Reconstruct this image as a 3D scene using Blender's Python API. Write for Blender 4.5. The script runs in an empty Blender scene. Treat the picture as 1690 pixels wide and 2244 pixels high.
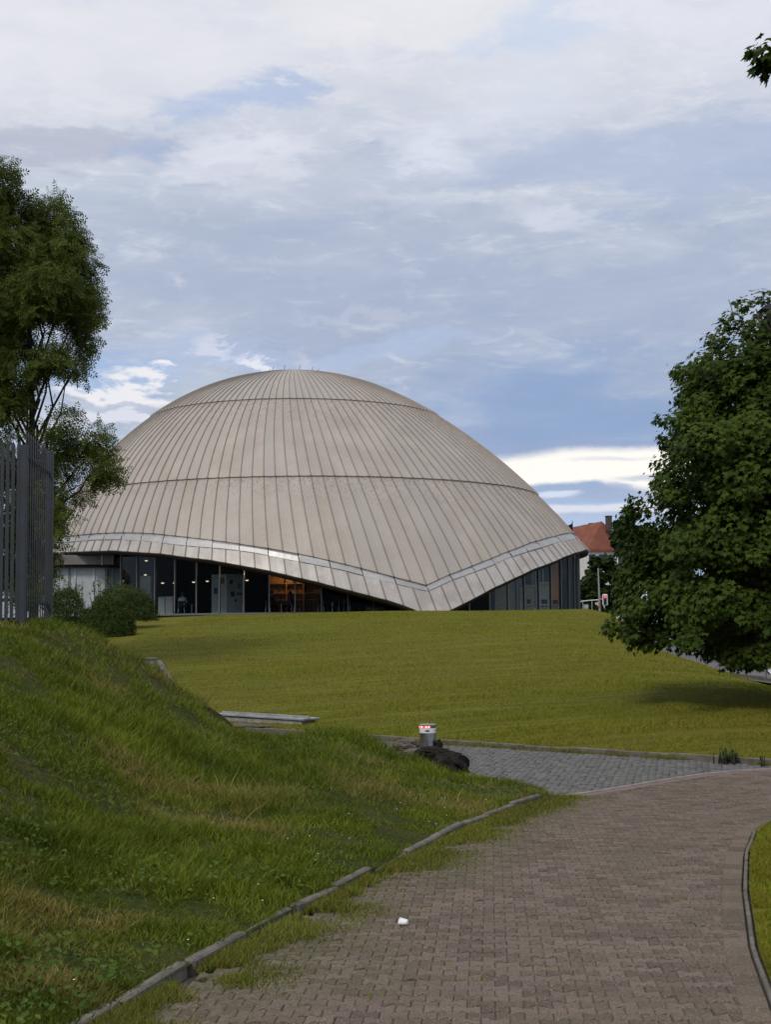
import bpy, math, random
import numpy as np
from mathutils import Vector, Matrix
rng = np.random.default_rng(7)
random.seed(7)
S = bpy.context.scene
COL = S.collection
R = math.radians

# ---------------------------------------------------------------- camera
F, CX, CY = 3240.0, 845.0, 1122.0            # focal length and centre in photo pixels
PITCH, ROLL = math.atan(268 / F), R(-0.5)
cam = bpy.data.cameras.new("camera")
cam.sensor_fit = 'VERTICAL'; cam.sensor_height = 36; cam.lens = 36 * F / 2244
cam.clip_start = 0.3; cam.clip_end = 6000
co = bpy.data.objects.new("camera", cam); COL.objects.link(co)
co.matrix_world = Matrix.Translation((0, 0, 2)) @ Matrix.Rotation(R(90) + PITCH, 4, 'X') @ Matrix.Rotation(ROLL, 4, 'Z')
S.camera = co

# ---------------------------------------------------------------- exposure, sky, sun
S.view_settings.view_transform = 'Standard'; S.view_settings.look = 'None'
S.view_settings.exposure = 0.13; S.view_settings.gamma = 1
S.cycles.max_bounces = 8; S.cycles.transparent_max_bounces = 12
SUN_EL, SUN_AZ = R(47), R(-150)               # azimuth from +Y towards +X
sun = bpy.data.lights.new("sun", 'SUN'); sun.energy = 1.5; sun.angle = R(14); sun.color = (1, .93, .84)
so = bpy.data.objects.new("sun", sun); COL.objects.link(so)
sd = Vector((math.sin(SUN_AZ) * math.cos(SUN_EL), math.cos(SUN_AZ) * math.cos(SUN_EL), math.sin(SUN_EL)))
so.rotation_euler = sd.to_track_quat('Z', 'Y').to_euler(); so.location = (0, -20, 60)

class NT:
    """tiny node-tree helper"""
    def __init__(s, tree):
        s.t = tree; s.n = tree.nodes; s.l = tree.links
    def node(s, typ, **kw):
        n = s.n.new(typ)
        for k, v in kw.items(): setattr(n, k, v)
        return n
    def put(s, sock, v):
        if hasattr(v, 'is_output'): s.l.new(v, sock)
        elif v is not None: sock.default_value = v
    def math(s, op, a, b=None, c=None, clamp=False):
        n = s.node('ShaderNodeMath', operation=op, use_clamp=clamp)
        for i, v in enumerate((a, b, c)):
            if v is not None: s.put(n.inputs[i], v)
        return n.outputs[0]
    def vmath(s, op, a, b=None):
        n = s.node('ShaderNodeVectorMath', operation=op)
        s.put(n.inputs[0], a)
        if b is not None: s.put(n.inputs[1], b)
        return n.outputs[0]
    def mix(s, fac, a, b, blend='MIX'):
        n = s.node('ShaderNodeMix', data_type='RGBA', blend_type=blend)
        s.put(n.inputs[0], fac); s.put(n.inputs[6], c4(a)); s.put(n.inputs[7], c4(b))
        return n.outputs[2]
    def noise(s, vec, scale, detail=4, rough=.55, dist=0.0):
        n = s.node('ShaderNodeTexNoise')
        if vec is not None: s.l.new(vec, n.inputs['Vector'])
        n.inputs['Scale'].default_value = scale; n.inputs['Detail'].default_value = detail
        n.inputs['Roughness'].default_value = rough; n.inputs['Distortion'].default_value = dist
        return n.outputs[0]
    def ramp(s, fac, lo, hi, a=0.0, b=1.0):
        n = s.node('ShaderNodeMapRange', interpolation_type='SMOOTHSTEP')
        s.put(n.inputs[0], fac)
        for i, v in enumerate((lo, hi, a, b)): n.inputs[i + 1].default_value = v
        return n.outputs[0]
    def scale(s, vec, sc, loc=(0, 0, 0)):
        n = s.node('ShaderNodeMapping'); s.l.new(vec, n.inputs[0])
        n.inputs['Scale'].default_value = sc; n.inputs['Location'].default_value = loc
        return n.outputs[0]
def c4(v):
    if isinstance(v, (tuple, list)) and len(v) == 3: return (*v, 1)
    return v
def srgb(r, g, b):
    f = lambda c: (c / 255 / 12.92) if c <= 10 else (((c / 255) + .055) / 1.055) ** 2.4
    return (f(r), f(g), f(b))

def build_world():
    w = bpy.data.worlds.new("World"); S.world = w; w.use_nodes = True
    T = NT(w.node_tree); T.n.clear()
    out = T.node('ShaderNodeOutputWorld'); bg = T.node('ShaderNodeBackground')
    T.l.new(bg.outputs[0], out.inputs[0])
    STR = 0.1; bg.inputs[1].default_value = STR
    sky = T.node('ShaderNodeTexSky', sky_type='NISHITA'); sky.sun_disc = False
    sky.sun_elevation = SUN_EL; sky.sun_rotation = SUN_AZ
    g = T.node('ShaderNodeTexCoord').outputs['Generated']
    sep = T.node('ShaderNodeSeparateXYZ'); T.l.new(g, sep.inputs[0])
    x, y, z = sep.outputs
    az = T.math('ARCTAN2', x, y); el = T.math('ARCSINE', z)
    def comb(a, b, c=0.0):
        n = T.node('ShaderNodeCombineXYZ'); T.put(n.inputs[0], a); T.put(n.inputs[1], b); T.put(n.inputs[2], c); return n.outputs[0]
    # seamless coordinates for cloud noise: direction with the height stretched, so banks lie flat
    q = comb(x, y, T.math('MULTIPLY', z, 2.6))
    n1 = T.noise(q, 5.5, 7, .55, .3)
    n2 = T.noise(q, 14, 7, .6, .4)
    n3 = T.noise(T.vmath('ADD', q, (3.1, 1.7, 5.2)), 7, 6, .6, .2)
    n4 = T.noise(T.vmath('ADD', q, (9.1, 4.7, 2.2)), 26, 6, .62, .3)
    # slow wobble applied to every cloud bank so that none keeps a clean outline
    wob = T.math('ADD', T.math('MULTIPLY', T.math('SUBTRACT', n3, .5), .16), T.math('MULTIPLY', T.math('SUBTRACT', n4, .5), .07))
    aw = T.math('ADD', az, T.math('MULTIPLY', wob, 1.2)); ew = T.math('ADD', el, T.math('MULTIPLY', wob, .55))
    K = lambda c, m=.965: tuple(v * m / STR for v in srgb(*c))
    # deck of cloud: paler towards the zenith, greyer low down, torn into streaks
    n5 = T.noise(T.vmath('ADD', T.vmath('MULTIPLY', q, (1, 1, 1.7)), (4.4, 8.1, 1.3)), 11, 9, .62, .5)
    n6 = T.noise(T.vmath('ADD', T.vmath('MULTIPLY', q, (1, 1, 1.3)), (1.4, 2.1, 7.3)), 30, 8, .65, .6)
    col = T.mix(T.ramp(ew, .02, .18), K((158, 176, 205)), K((168, 180, 202)))
    col = T.mix(T.ramp(ew, .19, .31), col, K((183, 192, 209)))
    col = T.mix(T.ramp(ew, .27, .42), col, K((217, 220, 229)))
    col = T.mix(T.ramp(el, .5, 1.3), col, K((208, 212, 222)))
    col = T.mix(T.ramp(n1, .42, .80, 0, .48), col, K((222, 226, 234)))
    col = T.mix(T.ramp(n3, .46, .78, 0, .6), col, K((158, 175, 200)))
    col = T.mix(T.ramp(n5, .50, .76, 0, .42), col, K((226, 229, 236)))
    col = T.mix(T.ramp(n5, .46, .28, 0, .45), col, K((150, 168, 197)))
    col = T.mix(T.ramp(n6, .50, .72, 0, .38), col, K((230, 232, 238)))
    blue = T.mix(.8, sky.outputs[0], K((150, 180, 226)))
    ac, ec = T.math('ADD', az, T.math('MULTIPLY', wob, .35)), T.math('ADD', el, T.math('MULTIPLY', wob, .09))
    def bank(u, v, su, sv, colr, amt, soft=.8, rag=1.5, n=None, calm=False):
        nonlocal col
        a0, e0 = (u - CX) / F, (1390 - v) / F
        da = T.math('DIVIDE', T.math('SUBTRACT', ac if calm else aw, a0), su / F)
        de = T.math('DIVIDE', T.math('SUBTRACT', ec if calm else ew, e0), sv / F)
        d = T.math('SQRT', T.math('ADD', T.math('MULTIPLY', da, da), T.math('MULTIPLY', de, de)))
        nn = T.math('MULTIPLY', T.math('SUBTRACT', n2 if n is None else n, .5), rag); nn = T.math('ADD', nn, T.math('MULTIPLY', T.math('SUBTRACT', n5, .5), rag * .8))
        m = T.ramp(T.math('ADD', d, nn), 1 + soft * .5, 1 - soft * .5, 0, amt)
        col = T.mix(m, col, colr)
    bank(150, 150, 520, 130, K((226, 226, 233)), .7)
    bank(900, 60, 300, 110, K((232, 231, 234)), .65)
    bank(1500, 110, 330, 90, K((224, 226, 235)), .6)
    bank(150, 335, 260, 45, K((176, 180, 198)), .6)
    bank(640, 620, 420, 130, K((166, 178, 203)), .5)
    bank(1480, 400, 380, 90, K((168, 183, 211)), .6)
    bank(1400, 690, 420, 110, K((160, 174, 200)), .65, 1.2)
    bank(585, 232, 115, 32, blue, .52, 1.1, 1.5)
    bank(440, 255, 60, 24, blue, .42, 1.2, 1.5)
    bank(350, 345, 60, 28, blue, .3, 1., 1.8)
    bank(1150, 130, 120, 40, K((190, 207, 232)), .6, 1.2)
    bank(530, 345, 80, 32, K((226, 228, 238)), 0.72, 1.9, 3.4)
    bank(500, 395, 110, 22, K((214, 218, 230)), 0.63, 1.9, 3.4)
    bank(1000, 330, 90, 36, K((222, 226, 238)), 0.72, 1.9, 3.4)
    bank(1130, 250, 120, 55, K((216, 221, 234)), 0.63, 1.9, 3.4)
    bank(1150, 520, 90, 18, K((214, 220, 234)), 0.63, 1.9, 3.4)
    bank(880, 430, 90, 45, K((200, 206, 223)), 0.50, 1.9, 3.4)
    bank(820, 690, 140, 12, K((190, 196, 214)), .5, 1.2, 2)
    bank(1260, 905, 360, 95, K((141, 165, 202)), .9, 1.2, .6)
    bank(1200, 975, 420, 30, K((150, 168, 200)), .8, .9, .6)
    bank(640, 775, 330, 30, K((176, 192, 222)), .6, 1., 2)
    bank(640, 775, 70, 14, K((232, 234, 242)), .85, 1.2, 2.6)
    bank(480, 765, 60, 14, K((214, 218, 232)), .7, 1.2, 2.6)
    bank(230, 830, 160, 26, K((156, 186, 226)), .65, 1.1, 1.6)
    bank(310, 852, 120, 22, K((240, 238, 240)), .9, .9, 2.2)
    bank(230, 885, 120, 12, K((190, 198, 216)), .8, .9, 2)
    bank(250, 925, 200, 22, K((226, 228, 238)), .8, .9, 2)
    bank(1380, 1045, 440, 52, K((253, 249, 242)), .98, .5, .5, calm=True)
    bank(1330, 1018, 90, 5, K((216, 216, 224)), .7, 1.2, 1.2, calm=True)
    bank(1400, 1062, 70, 7, K((186, 196, 214)), .75, 1.1, 1.2, calm=True)
    bank(1230, 1082, 150, 17, K((150, 171, 205)), .95, .7, .9, calm=True)
    bank(1310, 1094, 110, 16, K((160, 176, 206)), .9, .8, .9, calm=True)
    bank(1205, 1092, 46, 8, K((214, 224, 240)), .85, 1, 1.2, calm=True)
    bank(1300, 1128, 240, 12, K((222, 226, 236)), .85, 1, 1., calm=True)
    bank(1250, 1112, 100, 9, K((160, 184, 220)), .7, 1, 1., calm=True)
    bank(1270, 1155, 160, 12, K((176, 194, 224)), .8, 1, 1., calm=True)
    n = T.mix(T.ramp(n2, .3, .75), (.97, .975, .98), (1.025, 1.02, 1.02))
    col = T.mix(1.0, col, n, 'MULTIPLY')
    T.l.new(col, bg.inputs[0])
build_world()

# ---------------------------------------------------------------- geometry helpers
_cp, _sp, _cr, _sr = math.cos(PITCH), math.sin(PITCH), math.cos(ROLL), math.sin(ROLL)
def at(u, v, Y):
    """world point that lies at depth Y on the sight line of photo pixel (u, v)"""
    x, y = (u - CX) / F, -(v - CY) / F
    x, y = _cr * x - _sr * y, _sr * x + _cr * y
    d = Vector((x, _cp - _sp * y, _sp + _cp * y)); d /= d.y
    return Vector((0, 0, 2)) + d * Y
def project(P):
    """photo pixel of world points (n,3)"""
    P = np.asarray(P, float); X, Y, Z = P[..., 0], P[..., 1], P[..., 2] - 2
    a = X; b = -_sp * Y + _cp * Z; c = _cp * Y + _sp * Z
    x, y = a / c, b / c
    x, y = _cr * x + _sr * y, -_sr * x + _cr * y
    return CX + F * x, CY - F * y

def mesh_np(name, V, faces, mat=None, parent=None, loc=None, smooth=False, attrs=None, kind=None, mats=None, midx=None):
    """faces: list of (n,k) index arrays. V in world space; parent's location is taken off."""
    V = np.asarray(V, float).reshape(-1, 3)
    if parent is not None: V = V - np.array(parent['_w'])
    elif loc is not None: V = V - np.array(loc)
    faces = [np.asarray(f, np.int32) for f in faces if len(f)]
    loops = np.concatenate([f.ravel() for f in faces])
    tot = np.concatenate([np.full(len(f), f.shape[1], np.int32) for f in faces])
    st = np.concatenate([[0], np.cumsum(tot)[:-1]]).astype(np.int32)
    me = bpy.data.meshes.new(name)
    me.vertices.add(len(V)); me.vertices.foreach_set('co', V.astype(np.float32).ravel())
    me.loops.add(len(loops)); me.loops.foreach_set('vertex_index', loops)
    me.polygons.add(len(tot)); me.polygons.foreach_set('loop_start', st)
    for k, a in (attrs or {}).items():
        A = me.attributes.new(k, 'FLOAT', 'POINT'); A.data.foreach_set('value', np.asarray(a, np.float32))
    for m in (mats or ([mat] if mat else [])): me.materials.append(m)
    if midx is not None: me.polygons.foreach_set('material_index', np.asarray(midx, np.int32))
    me.update(calc_edges=True)
    me.polygons.foreach_set('use_smooth', np.full(len(tot), bool(smooth)))
    o = bpy.data.objects.new(name, me); COL.objects.link(o)
    if parent is not None: o.parent = parent
    elif loc is not None: o.location = loc
    if loc is not None or parent is not None:
        w = (np.array(parent['_w']) if parent is not None else np.array(loc)); o['_w'] = [float(a) for a in w]
    else: o['_w'] = [0., 0., 0.]
    if kind: o['kind'] = kind
    return o
def thing(name, label, cat, loc, group=None):
    o = bpy.data.objects.new(name, None); COL.objects.link(o); o.location = loc; o.empty_display_size = .2
    o['_w'] = [float(a) for a in loc]
    return tag(o, label, cat, group)
def tag(o, label, cat, group=None):
    o['label'] = label; o['category'] = cat
    if group: o['group'] = group
    return o

class MB:
    """collects shapes into one mesh"""
    def __init__(s): s.V = []; s.F = {}; s.n = 0
    def add(s, V, faces):
        V = np.asarray(V, float).reshape(-1, 3)
        for f in faces:
            f = np.atleast_2d(np.asarray(f, np.int32)) + s.n
            s.F.setdefault(f.shape[1], []).append(f)
        s.V.append(V); s.n += len(V); return s
    def box(s, c, size, rz=0.0, bev=0.0, rx=0.0, ry=0.0):
        hx, hy, hz = [a / 2 for a in size]
        b = min(bev, hx * .9, hy * .9, hz * .9)
        if b <= 0:
            V = np.array([(x, y, z) for z in (-hz, hz) for y in (-hy, hy) for x in (-hx, hx)])
            Fq = [[0, 2, 3, 1], [4, 5, 7, 6], [0, 1, 5, 4], [2, 6, 7, 3], [0, 4, 6, 2], [1, 3, 7, 5]]
            Ft = []
        else:
            V = []; idx = {}
            for sx in (-1, 1):
                for sy in (-1, 1):
                    for sz in (-1, 1):
                        for ax in range(3):
                            p = [sx * (hx - b), sy * (hy - b), sz * (hz - b)]
                            p[ax] = (sx, sy, sz)[ax] * (hx, hy, hz)[ax]
                            idx[(sx, sy, sz, ax)] = len(V); V.append(p)
            V = np.array(V); Fq = []; Ft = []
            for ax in range(3):
                o1, o2 = [a for a in range(3) if a != ax]
                for sgn in (-1, 1):
                    q = []
                    for a, bb in ((-1, -1), (1, -1), (1, 1), (-1, 1)):
                        k = [0, 0, 0]; k[ax] = sgn; k[o1] = a; k[o2] = bb; q.append(idx[(*k, ax)])
                    if (sgn < 0) != (ax == 1): q = q[::-1]
                    Fq.append(q)
            for ax in range(3):
                o1, o2 = [a for a in range(3) if a != ax]
                for a in (-1, 1):
                    for bb in (-1, 1):
                        q = []
                        k = [0, 0, 0]; k[o1] = a; k[o2] = bb
                        k[ax] = -1; q += [idx[(*k, o1)], idx[(*k, o2)]]
                        k[ax] = 1; q += [idx[(*k, o2)], idx[(*k, o1)]]
                        Fq.append(q)
            for sx in (-1, 1):
                for sy in (-1, 1):
                    for sz in (-1, 1): Ft.append([idx[(sx, sy, sz, a)] for a in range(3)])
        M = np.array(Matrix.Rotation(rz, 3, 'Z') @ Matrix.Rotation(ry, 3, 'Y') @ Matrix.Rotation(rx, 3, 'X'))
        V = V @ M.T + np.array(c)
        return s.add(V, [Fq] + ([Ft] if Ft else []))
    def tube(s, pts, rad, n=8, cap=True):
        pts = [Vector(p) for p in pts]
        rad = [rad] * len(pts) if np.isscalar(rad) else rad
        V = []; up = None
        for i, p in enumerate(pts):
            d = (pts[min(i + 1, len(pts) - 1)] - pts[max(i - 1, 0)]).normalized()
            if up is None or abs(up.dot(d)) > .95: up = Vector((0, 0, 1)) if abs(d.z) < .9 else Vector((1, 0, 0))
            a = d.cross(up).normalized(); b = a.cross(d).normalized(); up = b
            for k in range(n):
                t = 2 * math.pi * k / n
                V.append(p + (a * math.cos(t) + b * math.sin(t)) * rad[i])
        Fq = [[i * n + k, i * n + (k + 1) % n, (i + 1) * n + (k + 1) % n, (i + 1) * n + k] for i in range(len(pts) - 1) for k in range(n)]
        f = [Fq]
        if cap: f += [[list(range(n))[::-1]], [[(len(pts) - 1) * n + k for k in range(n)]]]
        return s.add([tuple(v) for v in V], f)
    def lathe(s, c, prof, n=24):
        """prof: list of (r, z)"""
        V = [(c[0] + r * math.cos(2 * math.pi * k / n), c[1] + r * math.sin(2 * math.pi * k / n), c[2] + z) for r, z in prof for k in range(n)]
        Fq = [[i * n + k, i * n + (k + 1) % n, (i + 1) * n + (k + 1) % n, (i + 1) * n + k] for i in range(len(prof) - 1) for k in range(n)]
        return s.add(V, [Fq, [list(range(n))[::-1]], [[(len(prof) - 1) * n + k for k in range(n)]]])
    def poly(s, pts): return s.add(pts, [[list(range(len(pts)))]])
    def prism(s, pts2, axis_a, axis_b, depth_vec, origin):
        A, B, D, O = [np.array(v, float) for v in (axis_a, axis_b, depth_vec, origin)]
        base = np.array([O + A * p[0] + B * p[1] for p in pts2]); n = len(base)
        V = np.concatenate([base, base + D])
        return s.add(V, [[list(range(n))[::-1]], [list(range(n, 2 * n))], [[i, (i + 1) % n, (i + 1) % n + n, i + n] for i in range(n)]])
    def build(s, name, mat, parent=None, loc=None, smooth=False, kind=None, attrs=None):
        return mesh_np(name, np.concatenate(s.V), [np.concatenate(f) for f in s.F.values()], mat, parent, loc, smooth, attrs, kind)

def vnoise(x, y, sc, seed=0, oct=3):
    """smooth value noise in about -1..1"""
    out = np.zeros_like(np.asarray(x, float)); amp = 1.0; tot = 0
    for o in range(oct):
        r = np.random.default_rng(seed * 17 + o); T = r.random((64, 64)) * 2 - 1
        u, v = np.asarray(x) * sc, np.asarray(y) * sc
        i, j = np.floor(u).astype(int), np.floor(v).astype(int); fu, fv = u - i, v - j
        fu, fv = fu * fu * (3 - 2 * fu), fv * fv * (3 - 2 * fv)
        g = lambda a, b: T[a % 64, b % 64]
        out += amp * ((g(i, j) * (1 - fu) + g(i + 1, j) * fu) * (1 - fv) + (g(i, j + 1) * (1 - fu) + g(i + 1, j + 1) * fu) * fv)
        tot += amp; amp *= .5; sc *= 2.03
    return out / tot
def sstep(a, b, x):
    t = np.clip((np.asarray(x, float) - a) / (b - a), 0, 1); return t * t * (3 - 2 * t)
def inside(px, py, poly):
    poly = np.asarray(poly); r = np.zeros(np.shape(px), bool); n = len(poly)
    for i in range(n):
        x1, y1 = poly[i]; x2, y2 = poly[(i + 1) % n]
        c = ((y1 > py) != (y2 > py)) & (px < (x2 - x1) * (py - y1) / (y2 - y1 + 1e-12) + x1)
        r ^= c
    return r

# ---------------------------------------------------------------- materials
def mat(name, build=None, color=(.5, .5, .5), rough=.6, metal=0.0, **kw):
    m = bpy.data.materials.new(name); m.use_nodes = True
    T = NT(m.node_tree); b = T.n['Principled BSDF']; T.b = b; T.out = T.n['Material Output']
    b.inputs['Base Color'].default_value = c4(color); b.inputs['Roughness'].default_value = rough
    b.inputs['Metallic'].default_value = metal
    for k, v in kw.items(): b.inputs[k].default_value = v
    if build: build(T)
    return m
def obj_co(T): return T.node('ShaderNodeTexCoord').outputs['Object']
def geo_pos(T): return T.node('ShaderNodeNewGeometry').outputs['Position']
def attr(T, n): return T.node('ShaderNodeAttribute', attribute_name=n).outputs['Fac']
def bump(T, h, strength=.4, dist=.02):
    n = T.node('ShaderNodeBump'); T.put(n.inputs['Height'], h); n.inputs['Strength'].default_value = strength; n.inputs['Distance'].default_value = dist
    T.l.new(n.outputs[0], T.b.inputs['Normal'])
def varied(name, color, amt=.25, scale=6, rough=.6, metal=0.0, bmp=.15, **kw):
    """plain material broken up by two scales of noise"""
    def f(T):
        p = geo_pos(T); n = T.noise(p, scale, 5, .6); n2 = T.noise(p, scale * 9, 4, .6)
        k = T.math('ADD', T.math('MULTIPLY', n, .65), T.math('MULTIPLY', n2, .35))
        lo = tuple(c * (1 - amt) for c in color); hi = tuple(min(1, c * (1 + amt)) for c in color)
        T.l.new(T.mix(T.ramp(k, .32, .68), lo, hi), T.b.inputs['Base Color'])
        T.l.new(T.ramp(n2, .3, .7, max(.05, rough - .08), min(1, rough + .08)), T.b.inputs['Roughness'])
        if bmp: bump(T, n2, bmp, .01)
    return mat(name, f, color, rough, metal, **kw)
def leafmat(name, dark, light, trans=.25, rough=.5, dry=None, spec=.35):
    """leaf or blade: colour spread by a per-leaf number, some light shining through"""
    def f(T):
        r = attr(T, 'rnd'); p = geo_pos(T); n = T.noise(p, .9, 3)
        k = T.math('ADD', T.math('MULTIPLY', r, .6), T.math('MULTIPLY', T.ramp(n, .3, .7), .4))
        c = T.mix(k, dark, light)
        if dry is not None: c = T.mix(attr(T, 'dry'), c, dry)
        T.l.new(c, T.b.inputs['Base Color'])
        T.b.inputs['Specular IOR Level'].default_value = spec
        tr = T.node('ShaderNodeBsdfTranslucent'); T.l.new(T.mix(1.0, c, (1.0, 1.15, .55), 'MULTIPLY'), tr.inputs[0])
        mx = T.node('ShaderNodeMixShader'); mx.inputs[0].default_value = trans
        T.l.new(T.b.outputs[0], mx.inputs[1]); T.l.new(tr.outputs[0], mx.inputs[2]); T.l.new(mx.outputs[0], T.out.inputs[0])
    return mat(name, f, dark, rough)

def m_roof(T):
    p = geo_pos(T); u = attr(T, 'edge'); r = attr(T, 'rnd'); dn = attr(T, 'down')
    n = T.noise(p, .45, 5, .6); n2 = T.noise(p, 7, 5, .65); n3 = T.noise(T.scale(p, (1.2, 1.2, 9)), 1.6, 5, .7)
    c = T.mix(T.ramp(n, .3, .7), (.362, .316, .268), (.440, .392, .340))
    c = T.mix(T.math('MULTIPLY', r, .7), c, (.375, .345, .315))
    c = T.mix(T.ramp(n3, .55, .80, 0, .35), c, (.27, .225, .185))
    c = T.mix(T.ramp(n2, .60, .78, 0, .22), c, (.27, .225, .19))
    streak = T.noise(T.scale(p, (3.6, 3.6, .10)), 2.2, 4, .6)
    c = T.mix(T.math('MULTIPLY', T.ramp(streak, .45, .7), T.math('MULTIPLY', dn, .6)), c, (.14, .10, .075))
    c = T.mix(T.math('MULTIPLY', u, .46), c, (.12, .095, .08))
    T.l.new(c, T.b.inputs['Base Color'])
    T.l.new(T.ramp(n2, .3, .7, .55, .7), T.b.inputs['Roughness'])
    bump(T, T.math('ADD', T.math('MULTIPLY', n3, .6), n2), .25, .02)
M = {}
M['roof'] = mat('weathered_metal_roof', m_roof, rough=.6, metal=.2)
def m_fascia(T):
    p = geo_pos(T); u = attr(T, 'edge'); r = attr(T, 'rnd')
    n = T.noise(p, .8, 5, .6); n2 = T.noise(p, 6, 5, .65); n3 = T.noise(T.scale(p, (1.5, 1.5, 5)), 2.6, 5, .7)
    c = T.mix(T.ramp(n, .35, .65), (.37, .33, .295), (.47, .44, .405))
    c = T.mix(T.math('MULTIPLY', r, .5), c, (.43, .405, .38))
    c = T.mix(T.ramp(n3, .52, .78, 0, .35), c, (.30, .265, .235))
    c = T.mix(T.math('MULTIPLY', u, .7), c, (.13, .105, .09))
    T.l.new(c, T.b.inputs['Base Color']); T.l.new(T.ramp(n2, .3, .7, .34, .52), T.b.inputs['Roughness'])
    bump(T, n2, .22, .02)
M['fascia'] = mat('grey_metal_fascia', m_fascia, rough=.5, metal=.35)
M['gutter'] = varied('bright_steel_flashing', (.42, .41, .40), .12, .8, .46, .7, 0)
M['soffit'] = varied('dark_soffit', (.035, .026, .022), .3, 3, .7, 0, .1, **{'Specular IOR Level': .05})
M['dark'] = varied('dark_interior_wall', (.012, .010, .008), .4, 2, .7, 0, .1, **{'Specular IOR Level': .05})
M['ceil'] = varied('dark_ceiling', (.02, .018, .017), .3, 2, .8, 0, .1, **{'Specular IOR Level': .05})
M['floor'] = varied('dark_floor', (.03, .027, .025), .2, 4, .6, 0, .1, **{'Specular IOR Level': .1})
M['mullion'] = varied('grey_steel_mullion', (.20, .20, .20), .15, 8, .4, .6)
M['kerbpale'] = varied('pale_concrete', (.125, .112, .092), .45, 5, .85, 0, .3)
M['concrete'] = varied('grey_concrete', (.25, .235, .21), .3, 5, .9, 0, .4)
M['slabsteel'] = varied('galvanised_sheet', (.38, .385, .39), .3, 3, .4, .6)
M['white'] = varied('white_paint', (.72, .73, .74), .08, 3, .5)
M['offwhite'] = varied('off_white_render', (.56, .55, .52), .12, 2, .8)
M['curtain'] = varied('white_curtain', (.40, .435, .45), .12, 3, .8)
M['panelgrey'] = varied('pale_grey_board', (.52, .55, .58), .08, 3, .5)
M['parapet'] = varied('grey_parapet_sheet', (.17, .155, .15), .2, 2, .5, .3)
M['fence'] = varied('slate_grey_powder_coat', (.023, .028, .035), .2, 4, .6, .0)
M['black'] = varied('black_plastic', (.012, .012, .013), .3, 8, .5)
M['chrome'] = varied('chromed_tube', (.65, .65, .66), .1, 8, .2, 1.0, 0)
M['wood'] = varied('warm_wood', (.36, .17, .06), .3, 4, .5)
M['reflbrown'] = varied('reflected_wall_brown', (.62, .48, .36), .2, 3, .7, 0, .1, **{'Specular IOR Level': .1})  # tone of the house wall mirrored in the glass, painted on added boards
M['reflorange'] = varied('reflected_wall_orange', (.7, .28, .10), .2, 3, .7, 0, .1, **{'Specular IOR Level': .1})  # orange part of the same painted house reflection
M['blueposter'] = varied('dark_blue_poster', (.012, .035, .06), .4, 4, .5)
M['greenstrip'] = varied('pale_green_board', (.30, .40, .33), .1, 4, .5)
M['roofred'] = None
def m_tiles(T):
    p = obj_co(T)
    wv = T.node('ShaderNodeTexWave', wave_type='BANDS', bands_direction='Z', wave_profile='SAW')
    T.l.new(p, wv.inputs[0]); wv.inputs['Scale'].default_value = .9; wv.inputs['Distortion'].default_value = .3
    n = T.noise(p, 1.2, 5, .6)
    c = T.mix(T.ramp(n, .3, .7), (.16, .048, .026), (.23, .075, .040))
    c = T.mix(T.ramp(wv.outputs[1], .7, 1, 0, .5), c, (.12, .04, .025))
    T.l.new(c, T.b.inputs['Base Color']); bump(T, wv.outputs[1], .5, .05)
M['roofred'] = mat('red_clay_tiles', m_tiles, rough=.8)
M['brick'] = varied('dark_chimney_brick', (.07, .05, .042), .3, 3, .9)
M['bark'] = varied('grey_brown_bark', (.075, .06, .048), .45, 7, .95, 0, .8)
M['barkdark'] = varied('dark_bark', (.03, .025, .02), .45, 7, .95, 0, .8)
M['asphalt'] = varied('asphalt', (.10, .097, .096), .15, 4, .9, 0, .3)
M['rock'] = varied('dark_volcanic_stone', (.022, .019, .017), .5, 5, .95, 0, 1.0, **{'Specular IOR Level': .15})
M['rockbrown'] = varied('weathered_brown_stone', (.11, .085, .07), .45, 6, .95, 0, 1.0)
M['steel'] = None
def m_brushed(T):
    p = obj_co(T); n = T.noise(T.scale(p, (40, 40, 2)), 4, 4, .6)
    T.l.new(T.mix(n, (.42, .42, .43), (.58, .58, .58)), T.b.inputs['Base Color']); T.l.new(T.ramp(n, .3, .7, .2, .34), T.b.inputs['Roughness'])
M['steel'] = mat('brushed_stainless_steel', m_brushed, rough=.28, metal=1.0)
def emis(name, col, st): return mat(name, None, col, .4, 0, **{'Emission Color': c4(col), 'Emission Strength': st})
M['led'] = emis('lit_red_led', (1.0, .10, .09), 1.2)
M['ledwhite'] = emis('lit_pale_led', (1.0, .7, .65), 1.4)
M['redlens'] = emis('lit_red_lens', (1.0, .07, .12), 1.3)
M['glow'] = emis('lit_lamp_glow', (1.0, .86, .62), 1.6)
M['darkring'] = mat('dark_red_plastic', None, (.10, .02, .02), .35)
M['teal'] = mat('faded_teal_label', None, (.06, .14, .17), .4)
M['skin'] = varied('skin', (.45, .29, .21), .1, 8, .6)
M['hair'] = varied('dark_hair', (.02, .015, .012), .3, 10, .6)
M['blueshirt'] = varied('pale_blue_shirt', (.6, .68, .85), .1, 8, .8)
M['navy'] = varied('navy_cloth', (.012, .016, .035), .2, 8, .85)
M['redshirt'] = varied('red_shirt', (.38, .03, .03), .15, 8, .85)
M['shoe'] = varied('pale_shoe', (.4, .4, .4), .1, 8, .6)
M['cup'] = mat('thin_white_plastic', None, (.78, .77, .78), .35, **{'Subsurface Weight': .2})
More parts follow.
